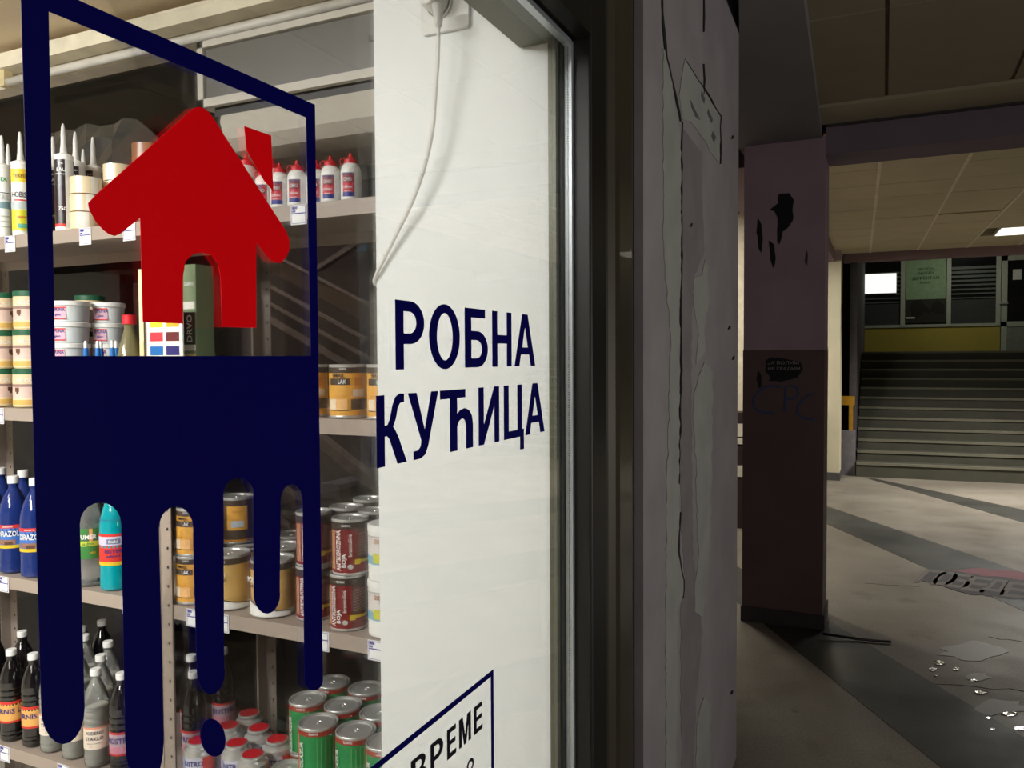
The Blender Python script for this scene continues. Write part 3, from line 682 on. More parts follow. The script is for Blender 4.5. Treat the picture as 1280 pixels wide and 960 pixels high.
bar2((300, 336), (470, 430), .014, SY, .03, CONC, 'handrail', flight)
bar2((300, 358), (470, 452), .014, SY, .03, CONC, 'handrail', flight)
bar2((300, 376), (480, 482), .022, SY, .05, CONC, 'handrail', flight)
bar2((390, 335), (450, 297), .022, SY-.3, .04, CONC, 'handrail', flight)
bar2((396, 543), (490, 618), .05, SY-.2, .06, CONC, 'stringer', flight)
bar2((345, 606), (385, 634), .05, SY-.2, .06, CONC, 'stringer', flight)
bar2((345, 648), (400, 690), .03, SY-.2, .06, CONC, 'stringer', flight)
bar2((0, 572), (60, 560), .05, SY, .06, CONC, 'stringer', flight)
for (x0, yy0, x1, yy1) in ((345, 622, 373, 636), (400, 606, 425, 622), (300, 602, 322, 618), (0, 580, 40, 596)):
    a = at(x0, yy1, Y=SY-.1); b = at(x1, yy0, Y=SY-.1); MB().box((a.x, SY-.1, a.z), (b.x, SY+.2, b.z), M((120, 118, 126), .7)).build('step', flight)
a = at(300, 368, Y=4.2); b = at(362, 348, Y=4.2)
lp_ = struct('wall_lilac', MB().box((a.x, 4.2, 0), (b.x, 4.6, a.z-.001), LWD)); lp_.location = (0, 0, 0)
MB().box((a.x, 4.19, a.z), (b.x, 4.6, b.z), LILT).build('painted_panel', lp_)
MB().prism([(0, b.z-a.z+.02), (b.x-a.x-.05, b.z-a.z+.02), (.05, b.z-a.z+.16), (0, b.z-a.z+.16)], lambda u, v, w_: (a.x+u, 4.19+w_, a.z+v), .03, LILT).build('painted_panel', lp_)
w4 = None
SKY = emit('evening_sky', (96, 150, 176), .55); SKY2 = emit('pale_sky', (150, 180, 200), .55)
for (x0, yy0, x1, yy1, mt) in ((414, 302, 458, 318, SKY), (374, 318, 407, 345, SKY2), (330, 318, 345, 330, SKY2)):
    a = at(x0, yy1, Y=4.585); b = at(x1, yy0, Y=4.585)
    if w4 is None: w4 = struct('window_4', MB().box((a.x-.04, 4.56, a.z-.05), (b.x+.04, 4.6, a.z), FRM))
    MB().box((a.x, 4.58, a.z), (b.x, 4.59, b.z), mt).build('pane', w4)
    for k in range(3): MB().box((a.x+(b.x-a.x)*k/3, 4.57, a.z), (a.x+(b.x-a.x)*k/3+.02, 4.58, b.z), FRM).build('glazing_bar', w4)

# ================================================================== GOODS
def build_goods(name, cat, body, caps, wraps, prints, r_label, H):
    """prototype kept by caller; returns dict of part builders"""
    pass
def mk(name, cat, label, loc, rz, parts, group=None):
    t = thing(name, label, cat, loc, rz, group)
    for nm, mb in parts: mb.build(nm, t)
    return t
def label_mb(r, spec):
    mb = MB(); rr = r
    for (t0, t1, z0, z1, mat) in spec:
        rr += .00025; mb.wrap(rr, t0, t1, z0, z1, mat)
    return mb, rr+.0003
def wtext(mb, body, r, th, zc, h, mat, wd=None, rot=False, bold=.01):
    def fn(u, v):
        if rot: u, v = -v, u
        t = radians(th)+u/r
        return (r*sin(t), -r*cos(t), zc+v)
    mb.text(body, fn, mat, h, wd, bold); return mb
def can_parts(d, h, spec, texts, lidstyle=0):
    r = d/2
    body = MB().lathe([(r*.97, .0), (r, .002), (r, .005), (r*.985, .007), (r*.985, h-.007), (r, h-.005), (r, h-.001), (r*.985, h), (r*.94, h-.0005), (r*.93, h-.005)], TIN, 32)
    body.lathe([(0, .001), (r*.97, 0)], TIND, 32)
    lid = MB().lathe([(r*.93, h-.005), (r*.84, h-.006), (r*.82, h-.002), (r*.79, h-.0015), (r*.77, h-.004), (r*.2, h-.004), (r*.18, h-.0055), (r*.1, h-.0055), (r*.07, h-.002), (0, h-.0018)], TIN, 32)
    lb, rr = label_mb(r*.985, spec)
    return [('body', body), ('lid', lid), ('label', lb)]+[('print', wtext(MB(), tx[0], rr, *tx[1:])) for tx in texts]
W_, GY = WHITE, M((190, 190, 186), .5)
YL = M((232, 172, 72), .45, 0, .04); YD = M((196, 134, 46), .45); BRD = M((74, 60, 48), .45); SKN = M((238, 186, 120), .45)
def emajl(h=.125):
    s = [(-180, 180, .006, h-.007, YL), (-180, 180, h*.84, h-.007, BRD), (46, 300, h*.16, h*.36, BRD), (-28, 44, h*.62, h*.74, BRD),
         (-28, -2, h*.16, h*.36, M((244, 226, 200), .45)), (-2, 36, h*.16, h*.36, SKN), (-28, 44, h*.145, h*.155, BLACK), (52, 92, h*.40, h*.54, M((214, 212, 214), .5)), (58, 84, h*.60, h*.76, YD)]
    tx = [('EMAJL', 8, h*.785, .0115, BLACK, .032, False, .02), ('LAK', 20, h*.68, .010, W_, .020, False, .02), ('GARNI', 22, h*.92, .005, W_, .016), ('za drvo i metal', 10, h*.42, .003, YD, .024)]
    return can_parts(.086, h, s, tx)
RB = M((128, 30, 32), .42); RBD = M((84, 44, 38), .42); TAN = M((188, 132, 92), .45); YBR = M((222, 190, 40), .45)
def antik(h=.131):
    s = [(-180, 180, .006, h-.007, RBD), (-30, 60, .006, h*.82, RB), (-180, 180, h*.82, h-.007, M((64, 52, 44), .4)), (-34, -14, h*.1, h*.8, TAN), (64, 150, h*.05, h*.3, RB), (52, 70, h*.20, h*.29, YBR), (60, 120, h*.23, h*.28, YBR)]
    for k in range(14): s.append((62, 118-(k*7 % 11), h*(.36+.03*k), h*(.368+.03*k), M((190, 150, 140), .5)))
    tx = [('ANTIKOROZIVNA', 4, h*.46, .0125, W_, .094, True, .02), ('BOJA', 22, h*.28, .0125, W_, .032, True, .02), ('brzosušiva', 38, h*.55, .009, W_, .052, True), ('GARNI', 26, h*.90, .0055, W_, .02)]
    p = can_parts(.087, h, s, tx); r = .0437
    p[3][1].add([(r*sin(radians(38+9*cos(k*pi/6))), -r*cos(radians(38+9*cos(k*pi/6))), h*.16+.006*sin(k*pi/6)) for k in range(12)], [tuple(range(12))], GY)
    return p
GRN = M((30, 140, 72), .45); GRL = M((90, 178, 96), .45); RST = M((160, 50, 34), .45); PNK = M((232, 150, 120), .45)
def ksilo(h=.131, d=.0975):
    s = [(-180, 180, .006, h-.007, GRN), (-180, 180, h*.86, h-.007, RST), (-60, -32, .006, h*.86, M((206, 62, 40), .45)), (-36, -31, .006, h*.86, PNK)]
    for k in range(9): s.append((30+k*12, 33+k*12, .008, h*.82, GRL))
    tx = [('KSILOLAZUR', -16, h*.40, .013, W_, .092, True, .02), ('GARNI', 22, h*.925, .006, W_, .022)]
    p = can_parts(d, h, s, tx); return p
GLD = M((222, 184, 110), .4, .2); 
def gold(h=.139):
    s = [(-180, 180, .006, h-.007, GLD), (-180, 180, h*.84, h-.007, BRD), (-180, 180, .006, h*.12, W_)]
    n = 24
    for k in range(n):
        t0 = -50+k*6; zz = h*(.12+.26*max(0, (1-(k/n))**1.6)); s.append((t0, t0+6.2, .006, zz, W_)); s.append((t0, t0+6.2, zz, zz+.003, BRD))
    tx = [('PODNA', 14, h*.70, .014, W_, .05, False, .02), ('EMAJLIA', 18, h*.58, .011, BRD, .05, False, .02), ('BEMIX', 26, h*.92, .006, W_, .022), ('1 L', 60, h*.17, .007, BRD)]
    return can_parts(.108, h, s, tx)
def darkcan(h=.125):
    s = [(-180, 180, .006, h-.007, BRD), (10, 80, h*.3, h*.82, YL), (24, 66, h*.36, h*.50, M((200, 210, 215), .4)), (-180, 180, .006, h*.1, YD)]
    return can_parts(.092, h, s, [('ulje za drvo', 45, h*.7, .006, YD, .03)])
def plain(h=.131, d=.084, c=(96, 60, 48)):
    return can_parts(d, h, [(-180, 180, .006, h-.007, M(c, .45)), (-180, 180, h*.84, h-.007, BRD)], [('GARNI', 26, h*.92, .005, W_, .018)])

PROTO = {}
def put(key, px, Y=None, Z=None, level=None, label='', group=None, rz=0, z=None, X=None, cat='can', name='paint_can'):
    fn, r = KEYS[key]
    if Y is None: Y = Y0+.006+r
    X_ = at(px, 500, Y=Y).x if X is None else X
    # follow the lean of verticals with the actual height
    if X is None:
        zz = level if z is None else z
        X_ = at(px, at_y(Y, zz), Y=Y).x
    zz = (level if z is None else z)+.0008
    if key not in PROTO:
        PROTO[key] = mk(name, cat, label, (X_, Y, zz), rz, fn(), group); return PROTO[key]
    return dup(PROTO[key], (X_, Y, zz), rz, label, group)
def at_y(Y, z):  # rough image row of a point at depth Y / height z near the shelves
    return 446-(z-HC)*1000/(1.25*Y)

# ---- bottles
def bottle_parts(r, h, cap_r, cap_h, bodymat, capmat, spec, texts, ribs=True, shoulder=.62, neck=.013, waist=False, liquid=None, ex=1.9):
    pf = [(0, .002), (r*.8, 0), (r*.98, .006), (r, .014)]
    zb = h*.36
    if ribs:
        z_ = .02
        while z_ < h*.12: pf += [(r, z_), (r*.965, z_+.004), (r, z_+.008)]; z_ += .014
    pf += [(r, h*.12), (r*.985, h*.13), (r*.985, zb+.01), (r, zb+.014)]
    if waist: pf += [(r*.84, h*.45), (r*.9, h*.54)]
    if ribs:
        z_ = zb+.02
        while z_ < h*shoulder: pf += [(r, z_), (r*.95, z_+.005), (r, z_+.010)]; z_ += .018
    hs = h*shoulder; ht = h-cap_h-.004
    for k in range(1, 8):
        t = k/7; pf.append((neck+(r-neck)*(1-t**ex), hs+(ht-.010-hs)*t))
    pf += [(neck, ht), (neck*1.25, ht+.001), (neck*1.25, ht+.003), (neck, ht+.004)]
    body = MB().lathe(pf, bodymat, 24)
    cap = MB().lathe([(cap_r*.96, h-cap_h), (cap_r, h-cap_h+.001), (cap_r, h-.002), (cap_r*.93, h), (0, h)], capmat, 20)
    lb, rr = label_mb(r*.99, spec)
    ps = [('body', body), ('cap', cap), ('label', lb)]+[('print', wtext(MB(), tx[0], rr, *tx[1:])) for tx in texts]
    if liquid:
        lq = MB().lathe([(0, .006), (r*.9, .006), (r*.94, .02), (r*.94, liquid[1]), (0, liquid[1])], liquid[0], 20); ps.append(('liquid', lq))
    return ps
BLUL = M((70, 120, 200), .45); DBL = M((30, 44, 130), .45); CRL = M((236, 222, 204), .5); OR = M((236, 178, 96), .5); LRD = M((214, 52, 42), .5)
def b_blue():
    s = [(-180, 180, .088, .148, BLUL), (-180, 180, .138, .148, LRD), (-180, 180, .078, .088, YBR), (-10, 60, .090, .104, M((150, 110, 90), .6)), (20, 50, .088, .098, M((90, 60, 50), .6))]
    return bottle_parts(.043, .29, .0155, .022, PETBLUE, CAPW, s, [('DIRAZOL', 32, .122, .017, W_, .066, False, .02), ('extra', 32, .143, .004, W_, .03)], ribs=False, shoulder=.55, liquid=(M((22, 34, 110), .3), .16))
def b_green():
    s = [(-180, 180, .080, .165, M((60, 130, 60), .45)), (-180, 180, .116, .130, M((196, 204, 60), .45)), (50, 62, .13, .165, M((225, 160, 90), .5))]
    return bottle_parts(.041, .31, .0155, .022, PET, CAPW, s, [('SUMER', 42, .142, .013, W_, .05, False, .03), ('za drvo', 44, .123, .008, GRN, .03), ('eko', 62, .098, .007, YBR, .014)], ribs=False, shoulder=.6)
def b_teal():
    s = [(-180, 180, .078, .160, LRD), (-180, 180, .128, .152, M((206, 200, 222), .45)), (-180, 180, .072, .082, YBR), (20, 70, .132, .146, M((110, 120, 150), .5))]
    return bottle_parts(.040, .30, .0155, .022, PETTEAL, CAPW, s, [('Stakl', 44, .139, .008, W_, .024), ('BISTER', 44, .112, .010, DBL, .045), ('plavi', 44, .098, .008, DBL, .034)], ribs=False, shoulder=.55, liquid=(M((0, 130, 150), .3), .20))
def b_firnis():
    s = [(-180, 180, .060, .125, OR), (-180, 180, .060, .066, LRD), (-180, 180, .117, .125, LRD)]
    return bottle_parts(.034, .275, .0145, .018, DARKGL, CAPW, s, [('FIRNIS LS', 40, .096, .015, DBL, .085, False, .02)])
def b_vs():
    s = [(-180, 180, .055, .118, CRL), (-180, 180, .113, .118, PNK)]
    return bottle_parts(.034, .275, .0145, .018, PET, CAPW, s, [('VODENO', 40, .102, .010, INK, .052, False, .02), ('STAKLO', 40, .086, .010, INK, .05, False, .02), ('vezivno sredstvo', 40, .073, .0035, INK, .045), ('1 L', 26, .064, .004, INK)], liquid=(mirror_mix('cloudy_liquid', (.8, .8, .74), .3, (.72, .70, .60), .65), .17))
def b_rost():
    s = [(-180, 180, .052, .118, M((226, 150, 170), .5)), (-180, 180, .078, .111, M((206, 178, 190), .5)), (-180, 180, .112, .118, LRD), (-180, 180, .052, .057, LRD)]
    return bottle_parts(.034, .275, .0145, .018, DARKGL, CAPW, s, [('ROSTFREI', 40, .094, .016, DBL, .08, False, .02)])
def b_oil():
    s = [(20, 70, .04, .09, M((90, 120, 190), .4))]
    return bottle_parts(.036, .262, .018, .026, PETYEL, RED, s, [], ribs=False, shoulder=.5, waist=True, ex=1.2, liquid=(mirror_mix('pale_oil', (.8, .75, .5), .4, (.5, .45, .25), .3), .15))
# glue bottle
def b_glue():
    r = .0235; h = .088
    body = MB().lathe([(0, .001), (r*.9, 0), (r, .004), (r, .060), (r*.97, .070), (r*.85, .080), (r*.62, h-.002), (r*.5, h)], WHITE, 24)
    cap = MB().lathe([(r*.62, h-.003), (r*.62, h+.006), (r*.5, h+.008), (r*.36, h+.012), (r*.2, h+.014), (r*.16, h+.022), (0, h+.023)], RED, 18)
    ring = MB(); pts = [(-.012-.009+.009*cos(k*pi/8), 0, h+.006+.008*sin(k*pi/8)) for k in range(17)]; ring.tube(pts, .001, RED, 6)
    lb, rr = label_mb(r, [(-14, 56, .008, .062, M((196, 40, 62), .45)), (-14, 56, .008, .018, DBL), (-14, 56, .056, .062, M((90, 70, 110), .5)), (-8, 50, .040, .054, M((120, 30, 50), .5)), (66, 110, .03, .055, M((226, 226, 226), .5))])
    return [('body', body), ('cap', cap), ('cap_loop', ring), ('label', lb), ('print', wtext(MB(), 'OHO', rr, 18, .047, .009, W_, .02)), ('print', wtext(MB(), 'LEPAK', rr, 20, .029, .006, W_, .022)), ('print', wtext(MB(), 'drvofix', rr, 20, .020, .003, W_, .018))]
def b_glue_big():
    r = .031; h = .125
    body = MB().lathe([(0, .001), (r*.9, 0), (r, .004), (r, .092), (r*.95, .102), (r*.8, .113), (r*.55, h-.002), (r*.45, h)], WHITE, 24)
    cap = MB().lathe([(r*.5, h-.003), (r*.5, h+.010), (r*.3, h+.014), (r*.15, h+.018), (r*.1, h+.028), (0, h+.029)], RED, 18)
    ring = MB().tube([(-.014-.010+.010*cos(k*pi/8), 0, h+.008+.009*sin(k*pi/8)) for k in range(17)], .001, RED, 6)
    lb, rr = label_mb(r, [(-14, 70, .012, .086, M((170, 50, 70), .45)), (-14, 70, .078, .090, M((74, 66, 92), .5))])
    return [('body', body), ('cap', cap), ('cap_loop', ring), ('label', lb), ('print', wtext(MB(), 'drvofix', rr, 30, .084, .005, W_, .03)), ('print', wtext(MB(), 'LEPAK', rr, 30, .05, .012, W_, .04, False, .02))]
def cartridge(base, stripes, texts, tip=.0):
    r = .0245; h = .205
    body = MB().lathe([(0, 0), (r*.95, 0), (r, .003), (r, h), (r*1.03, h+.001), (r*1.03, h+.008), (r*.5, h+.014), (r*.42, h+.016)], WHITE, 24)
    noz = MB().lathe([(.0095, h+.014), (.0085, h+.03), (.0072, h+.036), (.0062, h+.06), (.0068, h+.062), (.0045, h+.088+tip), (.0025, h+.098+tip), (0, h+.099+tip)], M((214, 214, 210), .35), 14)
    lb, rr = label_mb(r, [(-180, 180, .012, h-.006, base)]+stripes); 
    return [('tube', body), ('nozzle', noz), ('label', lb)]+[('print', wtext(MB(), tx[0], rr, *tx[1:])) for tx in texts]
YP = M((240, 206, 60), .45); YG = M((210, 206, 50), .45); GRY_B = M((120, 150, 160), .5)
def c_white():
    return cartridge(M((236, 238, 238), .4), [(-180, 180, .085, .105, GRY_B), (-20, 90, .13, .132, INK), (20, 90, .03, .034, GY), (20, 90, .045, .049, GY), (20, 90, .06, .064, GY)], [('FIX', 50, .170, .012, GRN, .026), ('AKRIL', 44, .118, .014, GY, .04)])
def c_yellow():
    return cartridge(M((238, 238, 232), .4), [(-180, 180, .155, .192, YP), (-180, 180, .014, .075, YG), (10, 100, .100, .104, LRD), (30, 100, .022, .034, M((90, 170, 150), .5)), (30, 100, .05, .056, YD), (-180, 180, .077, .096, M((190, 200, 200), .5))], [('TEKFIX', 50, .172, .011, BRD, .04), ('HOBIST', 50, .118, .016, INK, .05)])
def c_black():
    return cartridge(M((44, 40, 42), .3), [(60, 120, .012, .199, M((220, 220, 218), .4)), (-20, 55, .05, .125, M((40, 24, 28), .3)), (-20, 55, .012, .02, LRD)], [('gun', 36, .186, .006, W_, .012), ('BAU', 36, .170, .010, W_, .024), ('pistolska pena', 36, .158, .005, W_, .03), ('750', 40, .062, .010, W_, .02)])
def tape(r=.041, h=.048, c=M((222, 206, 172), .25), c2=M((240, 236, 222), .2)):
    roll = MB().lathe([(r*.78, .001), (r, .001), (r, h-.001), (r*.78, h-.001)], c, 32)
    core = MB().lathe([(r*.78, 0), (r*.78, h), (r*.70, h), (r*.70, 0), (r*.78, 0)], M((170, 140, 105), .8), 32)
    fl = MB().wrap(r+.0004, 36, 64, .001, h-.001, c2)
    return [('roll', roll), ('core', core), ('tape_end', fl)]
def t_brown(): return tape(.042, .066, M((142, 96, 66), .3), M((170, 126, 92), .25))
GLID = M((30, 92, 62), .45)
def jar():
    r = .043; h = .113
    body = MB().lathe([(0, .002), (r*.92, 0), (r, .004), (r, h-.016), (r*.94, h-.012)], M((224, 206, 160), .4), 28)
    lid = MB().lathe([(r*1.01, h-.016), (r*1.02, h-.014), (r*1.02, h-.002), (r*.98, h), (0, h)], GLID, 28)
    lb, rr = label_mb(r, [(-180, 180, .006, h-.018, M((232, 208, 170), .45)), (-180, 180, .028, .060, M((218, 190, 178), .45)), (-180, 180, .060, .068, M((150, 120, 110), .5)), (-180, 180, .008, .022, M((212, 172, 92), .45))])
    for th in (10, 85, -65, 160): lb.wrap(rr, th-10, th+8, .046, .058, M((104, 70, 48), .5)); lb.wrap(rr, th-4, th+5, .040, .046, M((104, 70, 48), .5))
    return [('body', body), ('lid', lid), ('label', lb)]+[('print', wtext(MB(), 'BELOGAL', rr+.0003, th, .079, .012, W_, .06, False, .01)) for th in (50, -70)]
def tub(r=.054):
    h = .062
    body = MB().lathe([(0, .002), (r*.88, 0), (r*.9, .003), (r*.96, h-.014), (r, h-.013)], M((214, 220, 222), .45), 28)
    lid = MB().lathe([(r*1.0, h-.014), (r*1.03, h-.013), (r*1.03, h-.002), (r*.98, h), (r*.9, h-.003), (0, h-.003)], WHITE, 28)
    lb, rr = label_mb(r*.96, [(-30, 36, .008, h-.018, M((214, 170, 190), .45)), (-30, 36, h-.022, h-.018, LRD), (-30, 36, .008, .011, LRD)])
    return [('body', body), ('lid', lid), ('label', lb), ('print', wtext(MB(), 'ISPUNA', rr, 12, .036, .010, DBL, .04)), ('print', wtext(MB(), 'glet', rr, 10, .02, .008, DBL, .02))]
def tub_s(): return tub(.046)
def bluetube():
    body = MB().lathe([(0, 0), (.014, 0), (.015, .003), (.015, .135), (.012, .140), (.0075, .146), (.0065, .172), (0, .173)], M((30, 110, 190), .4), 16)
    fin = MB().box((-.018, -.003, .128), (.018, .003, .142), M((30, 110, 190), .4))
    tip = MB().lathe([(.005, .172), (.0048, .186), (.003, .192), (0, .193)], WHITE, 12)
    return [('body', body), ('wing', fin), ('tip', tip)]
def thinner():
    r = .0395; h = .140
    body = MB().lathe([(0, .001), (r, 0), (r, h-.022), (r*.96, h-.014), (r*.80, h-.009), (.031, h-.007), (.030, h-.004)], TIN, 28)
    cap = MB().lathe([(.029, h-.006), (.030, h+.002), (.029, h+.005), (.026, h+.006)], TIN, 24)
    disc = MB().lathe([(.026, h+.0065), (0, h+.007)], M((205, 36, 48), .35), 24)
    lb, rr = label_mb(r, [(-180, 180, .006, h-.026, M((214, 214, 230), .4)), (60, 150, .006, h-.026, M((226, 90, 76), .4)), (-30, -10, .006, h-.026, M((160, 160, 190), .4))])
    pr = MB(); wtext(pr, 'NITRO', rr, 25, .10, .014, DBL, .05, False, .02)
    return [('body', body), ('cap', cap), ('cap_disc', disc), ('label', lb), ('print', pr)]
def whitecan():
    r = .045; h = .128
    body = MB().lathe([(0, .001), (r*.97, 0), (r, .003), (r, h-.018)], WHITE, 28)
    lid = MB().lathe([(r*1.01, h-.018), (r*1.03, h-.016), (r*1.03, h-.002), (r*.98, h), (0, h-.001)], WHITE, 28)
    lb, rr = label_mb(r, [(-180, 180, .038, .104, M((224, 218, 214), .5)), (-180, 180, .038, .058, M((130, 184, 206), .5)), (-12, 18, .042, .064, YG), (-180, 180, .1, .104, GY)])
    return [('body', body), ('lid', lid), ('label', lb), ('print', wtext(MB(), 'ZIDNA', rr, 16, .092, .010, M((190, 120, 70), .5), .04)), ('print', wtext(MB(), 'boja', rr, 20, .080, .008, GY, .02))]

KEYS = dict(emajl=(emajl, .043), antik=(antik, .0435), ksilo=(ksilo, .049), gold=(gold, .054), dark=(darkcan, .046), plain=(plain, .045), blue=(b_blue, .043), green=(b_green, .041), teal=(b_teal, .04),
            firnis=(b_firnis, .034), vs=(b_vs, .034), rost=(b_rost, .034), oil=(b_oil, .036), glue=(b_glue, .0235), glueb=(b_glue_big, .031), cw=(c_white, .0245), cy=(c_yellow, .0245), cb=(c_black, .0245),
            tape=(tape, .041), tbr=(t_brown, .042), jar=(jar, .043), tub=(tub, .054), tubs=(tub_s, .046), btube=(bluetube, .015), thin=(thinner, .041), wcan=(whitecan, .045))
L1, L2, L3, L4 = LV[0], LV[1], LV[2], LV[3]
kw = dict(cat='cartridge', name='sealant_cartridge')
put('cw', 4, level=L1, label='white sealant cartridge with grey band, leftmost on the top shelf', rz=.1, **kw)
put('cy', 27, level=L1, label='yellow and white sealant cartridge at the left end of the top shelf', **kw)
put('cy', 47, level=L1, label='yellow and white sealant cartridge half hidden behind the navy bar', rz=-.15, **kw)
put('cw', 12, Y=1.60, level=L1, label='white nozzled cartridge behind the yellow and white cartridges', rz=.5, **kw)
put('cb', 81, level=L1, label='black foam cartridge nearest the front, beside the packing tape stacks', **kw)
put('cb', 96, Y=1.60, level=L1, label='black foam cartridge in the second row, behind the front black one', rz=.2, **kw)
put('cb', 118, Y=1.66, level=L1, label='black foam cartridge farthest right, behind the left tape stack', rz=-.2, **kw)
put('cb', 68, Y=1.605, level=L1, label='black foam cartridge partly hidden by the navy bar', rz=.3, **kw)
put('cb', 106, Y=1.74, level=L1, label='black foam cartridge in the third row showing mostly its nozzle', rz=.3, **kw)
kw = dict(cat='tape', name='packing_tape')
for k, nm in enumerate(('bottom', 'middle', 'top')):
    put('tape', 107, Y=1.548, z=L1+.001+k*.049, label='clear beige packing tape roll, %s of the front stack of three' % nm, rz=.3*k, **kw)
for k, nm in enumerate(('bottom', 'second', 'third', 'top')):
    put('tape', 148, Y=1.63, z=L1+.001+k*.049, label='clear beige packing tape roll, %s of the stack of four by the red house' % nm, rz=-.2*k, **kw)
for k, nm in enumerate(('bottom', 'second', 'third', 'top')):
    put('tbr', 184, Y=1.70, z=L1+.001+k*.067, label='brown packing tape roll, %s of the left brown stack' % nm, **kw)
for k, nm in enumerate(('bottom', 'second', 'third', 'top')):
    put('tbr', 222, Y=1.76, z=L1+.001+k*.067, label='brown packing tape roll, %s of the right brown stack behind the red house' % nm, **kw)
kw = dict(cat='glue bottle', name='glue_bottle')
put('glue', 439, level=L1, label='white glue bottle with red cap, rightmost on the top shelf', **kw)
put('glue', 414, level=L1, label='white glue bottle with red cap, second from the right', **kw)
put('glue', 396, Y=1.545, level=L1, label='white glue bottle with red cap, just right of the navy bar edge', **kw)
put('glue', 372, level=L1, label='white glue bottle with red cap, just left of the thin navy bar', **kw)
put('glue', 350, level=L1, label='white glue bottle with red cap, beside the red chimney tip', **kw)
put('glue', 331, Y=1.54, level=L1, label='small white glue bottle between red house and red chimney', **kw)
put('glueb', 309, Y=1.56, level=L1, label='large white glue bottle showing between red roof and chimney', **kw)
put('glueb', 342, Y=1.62, level=L1, label='large white glue bottle behind the row of small ones', **kw)
# shelf 2
kw = dict(cat='jar', name='putty_jar')
for c, (px, yy) in enumerate(((4, 1.549), (38, 1.549))):
    for k, nm in enumerate(('bottom', 'middle', 'top')):
        put('jar', px, Y=yy, z=L2+.001+k*.1135, label='cream jar with dark green lid, %s of the %s stack at the left edge' % (nm, ('leftmost', 'second')[c]), rz=.05*k, **kw)
for k in range(3): put('jar', 113, Y=1.74, z=L2+.001+k*.1135, label='cream jar with dark green lid, %s in the stack behind the white tubs' % ('lowest', 'middle', 'topmost')[k], **kw)
kw = dict(cat='tub', name='filler_tub')
O5 = ('lowest', 'second', 'third', 'fourth', 'topmost')
for k in range(5): put('tub', 88, Y=1.62, z=L2+.001+k*.0625, label='white filler tub with pink label, %s of the left stack of five' % O5[k], rz=.02*k, **kw)
for k in range(5): put('tubs', 136, Y=1.718, z=L2+.001+k*.0625, label='white filler tub with pink label, %s of the right stack of five' % O5[k], rz=.05*k, **kw)
kw = dict(cat='tube', name='glue_tube')
for k, (px, yy) in enumerate(((109, 1.54), (124, 1.55), (128, 1.60), (142, 1.54), (147, 1.585))):
    put('btube', px, Y=yy, level=L2, label='blue tube with white tip in front of the white tubs, %s from the left' % ('first', 'second', 'third', 'fourth', 'fifth')[k], rz=.3, **kw)
kw = dict(cat='bottle', name='oil_bottle')
put('oil', 164, Y=1.56, level=L2, label='clear yellowish bottle with red cap left of the colour swatch card', **kw)
put('oil', 256, Y=1.66, level=L2, label='clear yellowish bottle with red cap behind the door of the red house', **kw)
# colour chart card hung in front of the double post
YC = 1.488
xa = at(184, 430, Y=YC).x; xb = at(228.5, 430, Y=YC).x; ztp = at(230, 331, Y=1.53).z
cb = thing('colour_chart', 'white card with paint colour swatches hung before the double post', 'card', (xa, YC, 1.50))
wd = xb-xa
MB().box((0, 0, 0), (wd, .004, .24), M((238, 236, 230), .5)).build('card', cb)
SW = [[(240, 214, 60), (232, 176, 50)], [(222, 60, 74), (110, 42, 46)], [(30, 110, 186), (50, 44, 120)]]
ztxt = at(205, 403, Y=YC).z-1.50
for i, rw in enumerate(SW):
    for j, c in enumerate(rw):
        x0 = .012+j*(wd-.012)/2; z0 = ztxt-.012-i*.036
        MB().box((x0, -.001, z0), (x0+(wd-.036)/2, 0, z0+.023), M(c, .4)).build('swatch', cb)
xb = at(228.5, 430, Y=1.535).x
pb = thing('primer_box', 'tall narrow green and cream paint box right of the colour swatch card', 'box', (xb+.003, 1.535, L2+.0008))
w2_ = at(246, 430, Y=1.535).x-xb-.003
MB().box((0, 0, 0), (w2_, .06, ztp-L2), M((120, 140, 104), .5)).build('carton', pb)
hh = ztp-L2
for z0, z1, c in ((hh*.90, hh*.93, (120, 138, 100)), (hh*.70, hh*.75, (226, 222, 214)), (hh*.42, hh*.46, (226, 222, 214)), (hh*.46, hh*.68, (40, 34, 32)), (0, hh*.40, (226, 196, 140)), (hh*.02, hh*.16, (206, 150, 60))):
    MB().box((.002, -.001, z0), (w2_-.004, 0, z1), M(c, .5)).build('printed_band', pb)
mb = MB().text('GARNI', lambda u, v: (w2_/2+u, -.0015, hh*.87+v), W_, .010, w2_*.7, .01); mb.text('DRVO', lambda u, v: (w2_/2-v, -.0016, hh*.57+u), W_, w2_*.4, .07, .01); mb.build('print', pb)
pc = thing('paint_carton', 'cream carton edge with pale green patches, left of the colour swatch card', 'box', (at(174.5, 430, Y=1.52).x, 1.52, L2+.0008))
MB().box((0, 0, 0), (.016, .05, at(174, 337, Y=1.52).z-L2), M((228, 214, 180), .5)).build('carton', pc)
for z0, c in ((.05, (236, 180, 80)), (.10, (196, 206, 150)), (.15, (236, 226, 160))): MB().box((.003, -.001, z0), (.014, 0, z0+.035), M(c, .5)).build('swatch', pc)
kw = dict(cat='can', name='enamel_can')
put('emajl', 387.5, level=L2, label='yellow enamel can on the second shelf, half hidden by the thin navy bar', **kw)
put('emajl', 435, level=L2, label='yellow enamel can in full view on the second shelf, left of the white pier', **kw)
put('emajl', 482.5, level=L2, label='yellow enamel can on the second shelf, cut off by the white pier', **kw)
